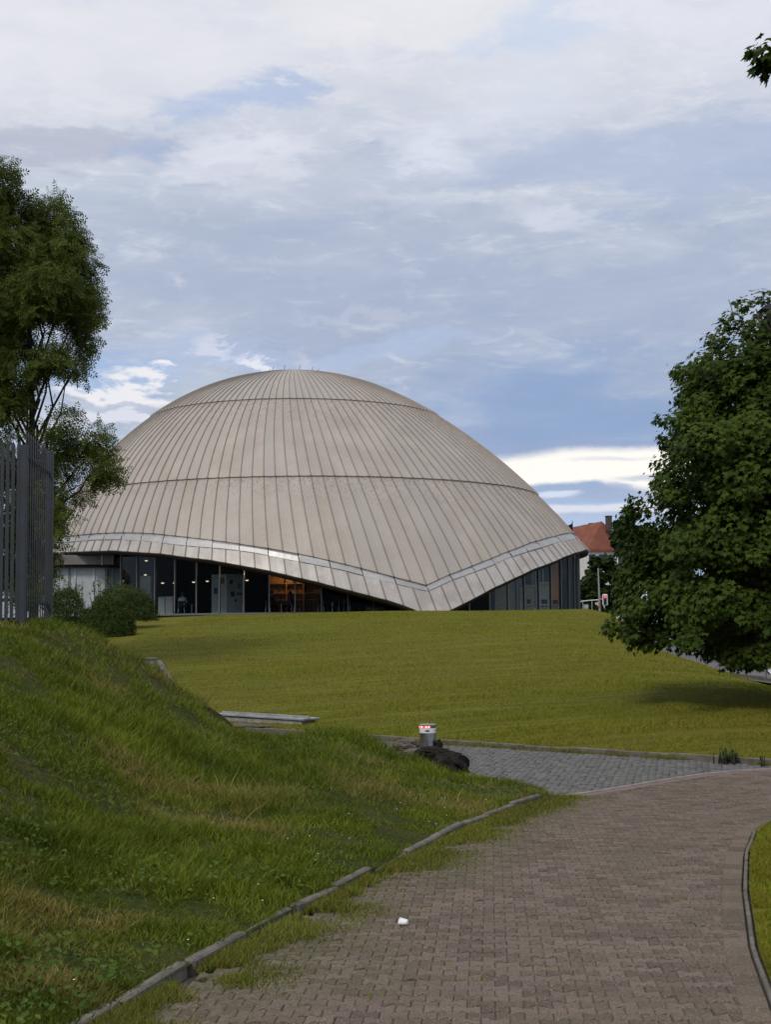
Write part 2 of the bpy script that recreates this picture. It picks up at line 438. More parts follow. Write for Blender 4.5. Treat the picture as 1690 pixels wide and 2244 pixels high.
def m_glass(T):
    tr = T.node('ShaderNodeBsdfTransparent'); tr.inputs[0].default_value = (.74, .77, .76, 1)
    gl = T.node('ShaderNodeBsdfGlossy'); gl.inputs['Roughness'].default_value = .02; gl.inputs[0].default_value = (.9, .95, .95, 1)
    lw = T.node('ShaderNodeFresnel'); lw.inputs[0].default_value = 1.5
    mx = T.node('ShaderNodeMixShader'); T.l.new(T.math('MULTIPLY', lw.outputs[0], .06), mx.inputs[0])
    T.l.new(tr.outputs[0], mx.inputs[1]); T.l.new(gl.outputs[0], mx.inputs[2]); T.l.new(mx.outputs[0], T.out.inputs[0])
M['glass'] = mat('tinted_window_glass', m_glass)
M['carglass'] = mat('dark_car_glass', None, (.01, .012, .014), .08)
M['tyre'] = varied('tyre_rubber', (.015, .015, .015), .2, 9, .9)

# ================================================================ THE GROUND
# kerb beside the path, left side and right side (X as a function of Y), path at z = 0
KL = np.array([(-3.6, -1), (-2.6, 4), (-1.58, 7.6), (-.92, 10), (.06, 13.2), (.62, 14.9), (1.25, 16.6), (1.92, 18.05)])
KR = np.array([(1.2, 2.), (1.62, 5.), (1.97, 7.6), (2.27, 9.4), (2.75, 11.6), (3.2, 13.4), (3.65, 14.9), (4.15, 16.0), (5.0, 17.0), (6.2, 17.7), (9, 18.4)])
def kl_x(y): return np.interp(y, KL[:, 1], KL[:, 0])
def kr_x(y): return np.interp(y, KR[:, 1], KR[:, 0])
def yl(x):                                      # foot of the big lawn, where its kerb stands
    x = np.asarray(x, float)
    return np.where(x < 5.8, np.minimum(22.15 + (5.8 - x) * 1.02, 22.15 + 9 * 1.02 + (5.8 - 9 - x) * .45), 22.15 - (x - 5.8) * .45)
# ridge of the lawn in front of the building: height at Y = 82
RID = [(-400, 1372), (100, 1368), (280, 1361), (345, 1353), (500, 1347), (700, 1341.5), (930, 1338.5), (1100, 1336.5), (1290, 1335), (1345, 1346), (1420, 1400), (1480, 1425), (1600, 1450)]
_rp = np.array([tuple(at(u, v + 1, 82)) for u, v in RID])
def ridge(x): return np.interp(x, _rp[:, 0], _rp[:, 2])
def lawn_z(x, y):
    x, y = np.asarray(x, float), np.asarray(y, float)
    y0 = yl(x); t = np.clip((y - y0) / (82 - y0), 0, 1.6)
    zr = ridge(np.where(x > 6, x * (82 / np.maximum(y, 60)), x) * 1.0)
    prof = np.where(t < 1, t ** .92 * (1 + .10 * np.sin(np.pi * np.clip(t, 0, 1))), 1)
    z = .05 + (zr - .05) * prof
    z = z - .70 * sstep(5.5, 13, x) * np.sin(np.pi * np.clip(t, 0, 1)) * .9
    z = z + .05 * vnoise(x, y, .18, 3, 2) * np.clip(t * 6, 0, 1)
    return z - .02 * np.clip(y - 82, 0, 10)
# the rough bank on the left: crest heights traced along Y = yc(x)
CRE = [(-500, 1330), (-200, 1346), (0, 1364), (110, 1370), (160, 1384), (200, 1406), (250, 1436), (300, 1464), (330, 1482), (380, 1520), (430, 1550), (480, 1588), (540, 1610), (620, 1622), (660, 1616), (700, 1602), (740, 1602), (800, 1616), (850, 1640), (900, 1668), (1000, 1706), (1100, 1728), (1190, 1750)]
def yc(x): return np.interp(x, [-9, -.2, .6, 2.0], [20.6, 20.6, 20.0, 18.3])
_cx = []
for u, v in CRE:
    Y = 20.6
    for _ in range(4): P = at(u, v, Y); Y = float(yc(P.x))
    _cx.append((P.x, max(P.z, .07)))
_cx = np.array(_cx)
def kl_y(x): return np.interp(x, KL[:, 0], KL[:, 1])
def bank_z(x, y):
    x, y = np.asarray(x, float), np.asarray(y, float)
    C = np.interp(x, _cx[:, 0], _cx[:, 1]); y0 = np.where(x > -3.6, kl_y(x), -1 + (x + 3.6) * 2.6); y1 = yc(x)
    t = np.clip((y - y0) / np.maximum(y1 - y0, .05), 0, 1)
    z = .06 + (np.maximum(C, .06) - .06) * t ** .9
    z = z + .05 * vnoise(x, y, 1.1, 5, 3) * np.clip(t * 4, 0, 1) * np.clip(C, 0, 1)
    back = sstep(0, 1, (y - y1) / np.where(x < -2.6, 9., np.where(x < -.3, 3.0, 1.5)))
    low = np.where(x < -2.6, np.minimum(C, 1.0) * sstep(-2.6, -5, x), 0)
    return z * (1 - back) + low * back

def grid(name, us, vs, fn, material, kind='structure', attrs=None):
    U, W = np.meshgrid(us, vs); X, Y, Z = fn(U, W)
    V = np.stack([X, Y, Z], -1).reshape(-1, 3); nu, nv = len(us), len(vs)
    i = (np.arange(nv - 1)[:, None] * nu + np.arange(nu - 1)[None]).ravel()
    return mesh_np(name, V, [np.stack([i, i + 1, i + nu + 1, i + nu], 1)], material, None, None, True, None, kind)

def m_lawn(T):
    p = geo_pos(T)
    n = T.noise(T.scale(p, (.22, 1.9, 1)), 2.0, 6, .7, .5)
    n2 = T.noise(p, .35, 4, .6); n3 = T.noise(T.scale(p, (1, 3, 1)), 14, 4, .7)
    c = T.mix(T.ramp(n, .3, .7), (.110, .118, .009), (.245, .228, .030))
    c = T.mix(T.ramp(n2, .45, .75, 0, .6), c, (.185, .165, .032))
    c = T.mix(T.ramp(T.noise(p, .9, 4, .6), .58, .74, 0, .75), c, (.150, .122, .045))
    c = T.mix(T.ramp(n3, .35, .75), T.mix(.45, c, (.04, .045, .008)), c)
    T.l.new(c, T.b.inputs['Base Color']); T.b.inputs['Specular IOR Level'].default_value = .1
    bump(T, T.math('ADD', n, n3), .8, .06)
M['lawn'] = mat('mown_lawn', m_lawn, rough=.95)
def m_soil(T):
    p = geo_pos(T); n = T.noise(p, 1.4, 5, .6); n2 = T.noise(p, 16, 5, .7)
    c = T.mix(T.ramp(n, .35, .65), (.050, .072, .010), (.085, .085, .024)); c = T.mix(T.ramp(n2, .35, .7), T.mix(.6, c, (.012, .014, .005)), c)
    T.l.new(c, T.b.inputs['Base Color']); T.b.inputs['Specular IOR Level'].default_value = .1; bump(T, n2, .9, .05)
M['soil'] = mat('bank_soil_and_moss', m_soil, rough=1)
def m_joint(T):
    p = geo_pos(T); n = T.noise(p, 1.5, 4, .6); n2 = T.noise(p, 30, 4, .7)
    c = T.mix(T.ramp(n, .45, .7), (.055, .044, .034), (.055, .062, .02)); c = T.mix(n2, c, (.032, .027, .02))
    T.l.new(c, T.b.inputs['Base Color']); bump(T, n2, .6, .01)
M['joint'] = mat('mossy_joint_sand', m_joint, rough=1)
def m_paver(T):
    p = geo_pos(T); r = attr(T, 'rnd'); n = T.noise(p, 90, 3, .7); n2 = T.noise(p, 1.1, 5, .6); n3 = T.noise(p, 22, 4, .7)
    vo = T.node('ShaderNodeTexVoronoi'); T.l.new(p, vo.inputs[0]); vo.inputs['Scale'].default_value = 150
    c = T.mix(r, (.092, .068, .053), (.178, .134, .108))
    c = T.mix(T.ramp(n2, .42, .68, 0, .6), c, (.120, .100, .066))
    c = T.mix(T.ramp(n3, .50, .75, 0, .5), c, (.07, .058, .042))
    c = T.mix(T.ramp(n, .52, .72, 0, .75), c, (.36, .315, .25))
    c = T.mix(T.ramp(n, .48, .30, 0, .7), c, (.045, .036, .028))
    c = T.mix(T.math('MULTIPLY', attr(T, 'moss'), T.ramp(n3, .4, .6)), c, (.075, .075, .022))
    T.l.new(c, T.b.inputs['Base Color']); T.b.inputs['Specular IOR Level'].default_value = .25
    bump(T, T.math('ADD', n, n3), .7, .006)
M['paver'] = mat('exposed_aggregate_paver', m_paver, rough=.9)
def m_sett(T):
    p = geo_pos(T); r = attr(T, 'rnd'); n = T.noise(p, 20, 4, .6); n2 = T.noise(p, .7, 3)
    c = T.mix(r, (.070, .066, .063), (.138, .131, .126)); c = T.mix(T.ramp(n2, .5, .7, 0, .4), c, (.11, .12, .08)); c = T.mix(T.ramp(n, .5, .8, 0, .4), c, (.06, .06, .055))
    T.l.new(c, T.b.inputs['Base Color']); bump(T, n, .5, .01)
M['sett'] = mat('grey_granite_sett', m_sett, rough=.65)
M['redpaver'] = varied('reddish_edging_paver', (.17, .115, .105), .25, 8, .9, 0, .4)
M['drysoil'] = varied('bare_brown_earth', (.10, .075, .055), .35, 4, 1, 0, .6)

# far ground to the horizon, then the sheets that lie on it
mesh_np('ground', [(-2500, -40, -.35), (2500, -40, -.35), (2500, 4500, -.35), (-2500, 4500, -.35)], [[[0, 1, 2, 3]]], M['lawn'], kind='structure')
xs = np.concatenate([np.linspace(-40, -10, 30), np.linspace(-9.7, 12.6, 90)])
grid('lawn', xs, np.concatenate([np.linspace(0, .2, 22), np.linspace(.21, 1, 70), np.linspace(1.03, 1.12, 4)]),
     lambda U, W: (U, yl(U) + .1 + (82 - yl(U)) * W, lawn_z(U, yl(U) + .1 + (82 - yl(U)) * W)), M['lawn'])
grid('slope', np.linspace(0, 1, 8), np.linspace(14, 90, 60),
     lambda U, W: (12.55 + U * 1.6, W, np.where(U < .05, lawn_z(12.6 + 0 * U, W) - .01, lawn_z(12.6 + 0 * U, W) * (1 - U) + U * -.05)), M['lawn'])
mesh_np('terrace', [(-60, 83.5, 3.12), (15, 83.5, 3.12), (15, 200, 3.12), (-60, 200, 3.12)], [[[0, 1, 2, 3]]], M['asphalt'], kind='structure')
mesh_np('street', [(12.9, 10, .02), (30, 10, .02), (30, 400, 2.3), (12.9, 400, 2.3)], [[[0, 1, 2, 3]]], M['asphalt'], kind='structure')
mesh_np('pavement', [(30, 10, .14), (60, 10, .14), (60, 400, 2.42), (30, 400, 2.42), (30, 10, -.1), (30, 400, 2.2)], [[[0, 1, 2, 3], [4, 0, 3, 5]]], M['concrete'], kind='structure')
# paved sheet under path and side road
mesh_np('road_bed', [(-25, -6, -.012), (14, -6, -.012), (14, 24, -.012), (-25, 56, -.012)], [[[0, 1, 2, 3]]], M['joint'], kind='structure')

BOUND = np.array([(1.92, 18.05), (2.4, 18.5), (3.0, 19.2), (3.6, 19.95), (4.3, 20.75), (5.1, 21.45), (6.2, 21.7), (9, 21.2)])
path_poly = np.concatenate([KL, BOUND[1:], KR[::-1]])
def dist_poly(px, py, line):
    d = np.full(px.shape, 1e9)
    for (x1, y1), (x2, y2) in zip(line[:-1], line[1:]):
        t = np.clip(((px - x1) * (x2 - x1) + (py - y1) * (y2 - y1)) / ((x2 - x1) ** 2 + (y2 - y1) ** 2), 0, 1)
        d = np.minimum(d, np.hypot(px - x1 - t * (x2 - x1), py - y1 - t * (y2 - y1)))
    return d
def stones(cx, cy, outline, h, bev, tilt, zj, base_r=.012):
    """n stones of one outline: top face, worn bevel, skirt"""
    n = len(cx); k = len(outline); o = np.asarray(outline)
    ctr = o.mean(0); inn = o - (o - ctr) / np.linalg.norm(o - ctr, axis=1, keepdims=True) * bev
    hh = h + rng.normal(0, zj, n); tx, ty = rng.normal(0, tilt, n), rng.normal(0, tilt, n)
    def ring(oo, dz): return np.stack([cx[:, None] + oo[None, :, 0], cy[:, None] + oo[None, :, 1], (hh + dz)[:, None] + tx[:, None] * oo[None, :, 0] + ty[:, None] * oo[None, :, 1]], -1)
    V = np.concatenate([ring(inn, 0), ring(o, -bev * .8), ring(o, -h - .03)], 1)
    b = (np.arange(n) * 3 * k)[:, None]
    top = b + np.arange(k)[None]
    j = np.arange(k); jn = (j + 1) % k
    q1 = np.stack([j, j + k, jn + k, jn], 1); q2 = np.stack([j + k, j + 2 * k, jn + 2 * k, jn + k], 1)
    q = (b[:, :, None] + np.concatenate([q1, q2])[None]).reshape(-1, 4)
    return V.reshape(-1, 3), top, q
def rot2(x, y, a): return x * math.cos(a) - y * math.sin(a), x * math.sin(a) + y * math.cos(a)
# double-T pavers in running bond: rows run across the path, each row shifted half a stone
L_, D_, A_ = .152, .122, .018
out_ = [(-L_ / 2, -D_ / 2 - A_), (-L_ / 4 - .012, -D_ / 2 - A_), (-L_ / 4 + .018, -D_ / 2 + A_), (L_ / 4 - .018, -D_ / 2 + A_), (L_ / 4 + .012, -D_ / 2 - A_), (L_ / 2, -D_ / 2 - A_),
        (L_ / 2, D_ / 2 + A_), (L_ / 4 + .012, D_ / 2 + A_), (L_ / 4 - .018, D_ / 2 - A_), (-L_ / 4 + .018, D_ / 2 - A_), (-L_ / 4 - .012, D_ / 2 + A_), (-L_ / 2, D_ / 2 + A_)]
out_ = np.array(out_) * np.array([.996, .925])
ANG = R(-4)
ii, jj = np.meshgrid(np.arange(-80, 90), np.arange(-80, 220))
gx = (ii + .5 * (jj % 2)) * L_; gy = jj * D_
px_, py_ = rot2(gx.ravel(), gy.ravel(), ANG)
dR = dist_poly(px_, py_, KR)
sel = inside(px_, py_, path_poly) & (dR > .10) & (dist_poly(px_, py_, KL) > .12) & (dist_poly(px_, py_, BOUND) > .22)
px_, py_ = px_[sel], py_[sel]
oo = np.stack(rot2(out_[:, 0], out_[:, 1], ANG), 1)
V, top, q = stones(px_, py_, oo, .012, .009, .016, .0022)
V[:, 2] += .006 * vnoise(V[:, 0], V[:, 1], .8, 9, 2)
kl_d = dist_poly(px_, py_, KL)
moss = np.clip(1.3 - kl_d * 1.1 + .5 * vnoise(px_, py_, 1.3, 4), 0, 1)
mesh_np('path', V, [top, q], M['paver'], None, None, False, {'rnd': np.repeat(rng.random(len(px_)), 36), 'moss': np.repeat(moss, 36)}, 'structure')
# gutter slabs along the right kerb
mb = MB(); r_ = []
def along(line, step, start=0.0):
    seg = np.diff(line, axis=0); ln = np.hypot(seg[:, 0], seg[:, 1]); cum = np.concatenate([[0], np.cumsum(ln)])
    out = []; s = start
    while s + step < cum[-1]:
        f = lambda d: np.array([np.interp(d, cum, line[:, 0]), np.interp(d, cum, line[:, 1])])
        a, b = f(s), f(s + step); out.append(((a + b) / 2, b - a)); s += step
    return out
for c, d in along(KR, .26, .3):
    t = d / np.hypot(*d); nrm = np.array([-t[1], t[0]])
    p = c + nrm * .105
    mb.box((p[0], p[1], .004 + random.gauss(0, .0015)), (.252, .155, .03), math.atan2(d[1], d[0]), .006, random.gauss(0, .01), random.gauss(0, .01)); r_ += [random.random()] * 24
mb.build('gutter_slabs', M['paver'], kind='structure', attrs={'rnd': r_, 'moss': [.15] * len(r_)})
# reddish course between pavers and setts
mb = MB()
for c, d in along(BOUND, .105, .05):
    t = d / np.hypot(*d); nrm = np.array([t[1], -t[0]]); p = c + nrm * .1
    mb.box((p[0], p[1], .0 + random.gauss(0, .002)), (.098, .2, .03), math.atan2(d[1], d[0]), .008, random.gauss(0, .012), random.gauss(0, .012))
mb.build('edging_course', M['redpaver'], kind='structure')
mb = MB()
for c, d in along(BOUND, .9, .0):
    mb.box((c[0], c[1], .004), (.89, .05, .05), math.atan2(d[1], d[0]), .006)
mb.build('edging_strip', M['concrete'], kind='structure')
# granite setts on the side road
k8 = [(-.046, -.034), (-.034, -.046), (.034, -.046), (.046, -.034), (.046, .034), (.034, .046), (-.034, .046), (-.046, .034)]
sx, sy = np.meshgrid(np.arange(-30, 92) * .105, np.arange(150, 310) * .105)
sx = sx + .05 * (np.arange(sx.shape[0])[:, None] % 2); sx = sx.ravel() + rng.normal(0, .008, sx.size); sy = sy.ravel() + rng.normal(0, .008, sy.size)
sx, sy = rot2(sx - 3, sy - 22, R(-38)); sx += 3; sy += 22
far_side = np.array([(-2.5, 18.6), *BOUND[1:], (9, 24), (-2.6, 32)])
sel = inside(sx, sy, np.concatenate([BOUND, [(9, 20.6), (5.8, 22.1), (-2.4, 30.5), (-2.4, 19.5)]])) & (dist_poly(sx, sy, BOUND) > .07) & (sy < yl(sx) - .12)
sx, sy = sx[sel], sy[sel]
V, top, q = stones(sx, sy, k8, .012, .012, .03, .004)
mesh_np('side_road', V, [top, q], M['sett'], None, None, True, {'rnd': np.repeat(rng.random(len(sx)), 24)}, 'structure')

# kerbs (laid stones, each a little out of line)
mb = MB()
for c, d in along(KL, .93, .02):
    ln = .92 if random.random() > .3 else .88
    mb.box((c[0] + random.gauss(0, .012), c[1], .012 + random.gauss(0, .010)), (ln, .075, .13), math.atan2(d[1], d[0]) + random.gauss(0, .012), .014, random.gauss(0, .05), random.gauss(0, .012))
kerb_l = mb.build('kerb', M['kerbpale'], kind='structure')
mb = MB()
for c, d in along(KR, .5, .1):
    mb.box((c[0], c[1], -.03 + random.gauss(0, .003)), (.497, .03, .13), math.atan2(d[1], d[0]), .008, random.gauss(0, .01))
mb.build('kerb', M['kerbpale'], kind='structure')
mb = MB()
lx = np.linspace(-8, 12.4, 80); ll = np.stack([lx, yl(lx)], 1)
for c, d in along(ll, 1.0, .2):
    mb.box((c[0], c[1], .02 + random.gauss(0, .006)), (.985, .07, .15), math.atan2(d[1], d[0]), .012, random.gauss(0, .03))
mb.build('kerb', M['kerbpale'], kind='structure')
# rough bank and the verge on the right
grid('grass_bank', np.linspace(-16, 1.95, 190), np.linspace(0, 1, 130),
     lambda U, W: (U, (np.where(U > -3.6, kl_y(U) - .10, -1 + (U + 3.6) * 2.6)) * (1 - W) + 30 * W, bank_z(U, (np.where(U > -3.6, kl_y(U) - .10, -1 + (U + 3.6) * 2.6)) * (1 - W) + 30 * W)), M['soil'])
grid('verge', np.linspace(0, 1, 14), np.linspace(2, 16.4, 60),
     lambda U, W: (kr_x(W) + .03 + U * 7, W, .03 + .12 * U + .02 * vnoise(U * 7, W, .9, 2)), M['lawn'])
mesh_np('earth', [tuple(v) for v in (at(505, 1592, 31), at(705, 1592, 31), at(690, 1577, 33), at(520, 1577, 33))], [[[0, 1, 2, 3]]], M['drysoil'], kind='structure')

# ---------------------------------------------------------------- grass
def blades(name, P, h, w, lean, bend, material, dry, label=None, kind='stuff', tone=None):
    n = len(P); a = rng.random(n) * 2 * np.pi; ca, sa = np.cos(a), np.sin(a)
    b = rng.random(n) * 2 * np.pi; lx, ly = np.cos(b) * lean, np.sin(b) * lean
    wx, wy = ca * w / 2, sa * w / 2
    def lvl(t, k):
        x = P[:, 0] + lx * h * t + np.cos(b) * bend * h * t * t; y = P[:, 1] + ly * h * t + np.sin(b) * bend * h * t * t
        z = P[:, 2] + h * t * (1 - .35 * bend * t)
        return np.stack([x - wx * k, y - wy * k, z], 1), np.stack([x + wx * k, y + wy * k, z], 1)
    l0, r0 = lvl(np.zeros(n), 1); l1, r1 = lvl(np.full(n, .55), .8); tip, _ = lvl(np.ones(n), 0)
    V = np.stack([l0, r0, r1, l1, tip], 1).reshape(-1, 3); i = np.arange(n) * 5
    o = mesh_np(name, V, [np.stack([i, i + 1, i + 2, i + 3], 1), np.stack([i + 3, i + 2, i + 4], 1)], material, None, None, False,
                {'rnd': np.repeat(rng.random(n) if tone is None else np.clip(.62 * rng.random(n) + .42 * tone, 0, 1), 5), 'dry': np.repeat(np.clip(dry, 0, 1), 5)}, kind)
    if label: tag(o, label, 'grass')
    return o
M['blade'] = leafmat('grass_blade', (.026, .050, .003), (.205, .240, .026), .28, .6, (.32, .24, .09), .12)
M['lawnblade'] = leafmat('lawn_blade', (.105, .126, .007), (.245, .252, .024), .24, .7, (.25, .175, .05), .1)
# bank
NB = 640000
X = rng.uniform(-9.5, 1.95, NB); Y = 6.5 + (23.2 - 6.5) * rng.random(NB) ** 1.0
Y = 1 / (1 / 6.3 + rng.random(NB) * (1 / 24. - 1 / 6.3))
vis = (Y > np.where(X > -3.6, kl_y(X) - .06 + .1 * rng.random(len(X)), -9)) & (np.abs(X) < Y * .29 + .4) & (Y < yc(X) + 1.4)
X, Y = X[vis], Y[vis]
cl = vnoise(X, Y, 2.6, 11, 3)
keep = rng.random(len(X)) < np.clip(.80 + 1.2 * cl, .12, 1); X, Y, cl = X[keep], Y[keep], cl[keep]
edge = np.clip((Y - kl_y(X)) * .3, 0, 1) * (1 - .6 * sstep(.2, 1.6, X)); edge = np.where(X < -3.6, 1, edge)
dryn = vnoise(X, Y, .55, 21, 3) + .55 * vnoise(X, Y, 2.2, 22, 2)
dry = np.clip((dryn + .02) * 1.6, 0, .95) * rng.random(len(X)) ** .6
h = (.045 + .050 * edge) * (1 + .9 * cl + 1.1 * np.clip(vnoise(X, Y, 1.0, 31), -.3, 1)) * rng.uniform(.55, 1.5, len(X))
h = np.where((rng.random(len(X)) < .02) & (dry > .2), h * 2.0, h)
blades('grass', np.stack([X, Y, bank_z(X, Y) - .015], 1), np.clip(h, .025, .42), .0045 + .0045 * rng.random(len(X)) + .00018 * Y, .75 * rng.random(len(X)), .8 * rng.random(len(X)), M['blade'], dry, tone=np.clip(.5 + 1.1 * vnoise(X, Y, .9, 33, 3), 0, 1), label='long rough grass with dry patches on the bank left of the path')
# broad-leaved weeds within the bank
def leafy(P, up, fwd, size, tmpl, faces):
    up = up / np.linalg.norm(up, axis=1, keepdims=True)
    fwd = fwd - up * np.sum(fwd * up, 1, keepdims=True); fwd /= np.linalg.norm(fwd, axis=1, keepdims=True) + 1e-9
    sd = np.cross(fwd, up)
    V = P[:, None] + size[:, None, None] * (tmpl[None, :, 0:1] * sd[:, None] + tmpl[None, :, 1:2] * fwd[:, None] + tmpl[None, :, 2:3] * up[:, None])
    n, k = len(P), len(tmpl)
    return V.reshape(-1, 3), [(np.arange(n)[:, None, None] * k + np.asarray(f)[None]).reshape(-1, np.asarray(f).shape[1]) for f in faces]
OVAL = np.array([(0, 0, 0), (.25, .3, .05), (.26, .65, .03), (0, 1, -.1), (-.26, .65, .03), (-.25, .3, .05)]); OVALF = [[[0, 1, 2, 3], [0, 3, 4, 5]]]
nw = 24000
X = rng.uniform(-8, 1.7, nw); Y = 1 / (1 / 7. + rng.random(nw) * (1 / 22.5 - 1 / 7.))
ok = (Y > np.where(X > -3.6, kl_y(X) + .15, -9)) & (Y < yc(X) + .6) & (vnoise(X, Y, 1.0, 41, 3) > .12); X, Y = X[ok], Y[ok]; n = len(X)
P = np.stack([X, Y, bank_z(X, Y) + rng.uniform(.01, .13, n)], 1)
V, Fc = leafy(P, np.stack([rng.normal(0, .6, n), rng.normal(-.3, .6, n), np.ones(n)], 1), rng.normal(0, 1, (n, 3)), rng.uniform(.02, .055, n), OVAL, OVALF)
M['weed'] = leafmat('weed_leaf', (.045, .085, .012), (.10, .155, .028), .2, .6, None, .1)
tag(mesh_np('weeds', V, Fc, M['weed'], None, None, False, {'rnd': np.repeat(rng.random(n), 6)}, 'stuff'), 'low broad-leaved weeds among the long grass of the bank', 'weeds')
# lawn
NL = 420000
X = rng.uniform(-10, 12.6, NL); Y = 1 / (1 / 20. + rng.random(NL) * (1 / 83. - 1 / 20.))
ok = (Y > yl(X) + .12) & (np.abs(X) < Y * .275 + .5); X, Y = X[ok], Y[ok]
row = vnoise(X * .35, Y * 2.2, 1.0, 51, 3)
keep = rng.random(len(X)) < np.clip(.65 + 1.0 * row, .15, 1); X, Y, row = X[keep], Y[keep], row[keep]
h = rng.uniform(.022, .05, len(X)) * (1 + .5 * row) * (1 + 1.6 * np.exp(-(Y - yl(X)) * 2.5) * rng.random(len(X)))
blades('lawn_grass', np.stack([X, Y, lawn_z(X, Y) - .005], 1), h, .006 + .00035 * Y, .8 * rng.random(len(X)), .3 * rng.random(len(X)), M['lawnblade'], np.clip(vnoise(X, Y, .3, 61, 3) * 1.1 + row * .5 + .2, 0, .8) * rng.random(len(X)), tone=np.clip(.5 + .75 * row + .7 * vnoise(X, Y * 1.5, .22, 35, 3), 0, 1), label='short mown yellow-green grass covering the wide lawn slope')
# grass creeping over the path edge, tufts in joints, and the verge on the right
n = 110000
Y = 1 / (1 / 7. + rng.random(n) * (1 / 18.2 - 1 / 7.)); off = np.abs(rng.normal(0, .26, n)) + .05
nz = vnoise(kl_x(Y) + off, Y, 1.7, 71, 3); ok = rng.random(n) < np.clip(.55 + 1.6 * nz - off * .9 + .5 * sstep(9.0, 12, Y), 0, 1); Y, off = Y[ok], off[ok]
X = kl_x(Y) + off
blades('path_edge_grass', np.stack([X, Y, np.full(len(X), .004)], 1), rng.uniform(.02, .075, len(X)) * np.clip(1.25 - off, .4, 1.2), .004 + .0002 * Y, .7 * rng.random(len(X)), .6 * rng.random(len(X)), M['blade'], rng.random(len(X)) ** 2 * .7, 'low grass creeping over the left edge of the paved path')
cent = np.stack([rng.uniform(-1.5, 4.5, 260), rng.uniform(7, 19, 260)], 1)
ok = inside(cent[:, 0], cent[:, 1], path_poly) & (rng.random(260) < .8); cent = cent[ok]
k = 24; C = np.repeat(cent, k, 0); C[:, 0] += rng.normal(0, .035, len(C)); C[:, 1] += rng.normal(0, .012, len(C))
blades('joint_moss', np.stack([C[:, 0], C[:, 1], np.full(len(C), .006)], 1), rng.uniform(.008, .022, len(C)), .006 + 0 * C[:, 0], .8 * rng.random(len(C)), .3 * rng.random(len(C)), M['lawnblade'], rng.random(len(C)) ** 2 * .5, 'small tufts of moss and grass growing in the paver joints')
n = 130000
U = 5.4 * rng.random(n) ** 2.2; W = 1 / (1 / 6.5 + rng.random(n) * (1 / 16. - 1 / 6.5)); X = kr_x(W) + .05 + U * 1.2
nz = vnoise(X, W, 1.9, 81, 3); ok = rng.random(n) < np.clip(.55 + nz + np.minimum(U, 1) * .6 - .25 * np.exp(-U * 12), 0, 1); X, W, U, nz = X[ok], W[ok], U[ok], nz[ok]
blades('verge_grass', np.stack([X, W, .03 + .12 * (X - kr_x(W)) / 7], 1), rng.uniform(.02, .06, len(X)), .005 + .0002 * W, .7 * rng.random(len(X)), .4 * rng.random(len(X)), M['lawnblade'], np.clip(nz * .8 + .2, 0, .7) * rng.random(len(X)), 'short grass of the verge beyond the right kerb')
n = 16000
X = rng.uniform(-2, 9, n); Y = yl(X) - np.abs(rng.normal(0, .10, n)) - .04; ok = rng.random(n) < np.clip(.45 + 1.2 * vnoise(X, Y, 1.2, 91, 3), 0, 1); X, Y = X[ok], Y[ok]
blades('kerb_grass', np.stack([X, Y, np.zeros(len(X))], 1), rng.uniform(.03, .10, len(X)), .007 + 0 * X, .6 * rng.random(len(X)), .5 * rng.random(len(X)), M['blade'], rng.random(len(X)) ** 2, 'ragged grass growing along the kerb at the foot of the lawn')
# daisies
n = 22
X = np.concatenate([rng.normal(-.2, .9, n)]); Y = kl_y(X) + rng.uniform(.3, 2.6, n); mb = MB()
for x, y in zip(X, Y):
    z = float(bank_z(x, y)) + random.uniform(.05, .1); mb.lathe((x, y, z), [(.003, -.002), (.0075, 0), (.002, .003)], 7)
tag(mb.build('daisies', M['white'], kind='stuff'), 'tiny white daisies scattered in the grass by the kerb', 'flowers')

# ================================================================ THE PLANETARIUM
AX, AY, AZ = -6.52, 105.0, 20.68
FLOOR = 3.22
def roof_R(t):
    l = np.sqrt(np.maximum(31.266 * t - .59864 * t ** 2 - .00516 * t ** 3, 0)); r = np.sqrt(np.maximum(29.3755 * t + .51416 * t ** 2 - .02205 * t ** 3, 0))
    return (l + r) / 2, np.maximum((r - l) / 2, 0)
def roof_P(th, t, off=0.0):
    """point of the shell: th from the camera side (-Y) towards +X, t metres below the apex"""
    Rr, s = roof_R(t)
    return np.stack([AX + s + (Rr + off) * np.sin(th), AY - .6 * s - (Rr + off) * np.cos(th), AZ - t + off * .6], -1)
tg, hg = np.meshgrid(np.linspace(R(-100), R(112), 1300), np.linspace(.05, 17.9, 600))
gp = roof_P(tg, hg); gu, gv = project(gp)
nrm_view = np.sin(tg) * (0 - gp[..., 0]) - np.cos(tg) * (0 - gp[..., 1])       # rough facing test
front = nrm_view > -gp[..., 1] * .04
def trace(pts):
    o = []
    for u, v in pts:
        d = np.hypot(gu - u, gv - v) + np.where(front, 0, 1e4); i = np.unravel_index(np.argmin(d), d.shape); o.append((tg[i], hg[i]))
    return np.array(sorted(o))
SL = [(120, 1180), (160, 1174), (210, 1169), (260, 1166.5), (300, 1167), (340, 1169.5), (380, 1173.5), (430, 1179.5), (500, 1188), (590, 1201.5), (650, 1213), (682, 1219.6), (743, 1233.4), (806, 1249), (869, 1265.5), (935, 1282.5), (981, 1260.4), (1044, 1235.5), (1104, 1211.5), (1161, 1189.6), (1200, 1177.6), (1233, 1169.5), (1252, 1167)]
TL = [(120, 1193), (160, 1188), (210, 1184), (260, 1183), (300, 1185), (340, 1188.5), (390, 1194.5), (500, 1204), (557, 1212), (620, 1224), (680, 1236), (749, 1250.5), (809, 1265), (872, 1281), (938, 1296.5), (984, 1274), (1032, 1257), (1074, 1240.5), (1110, 1224), (1155, 1210), (1188, 1200), (1224, 1188), (1260, 1181)]
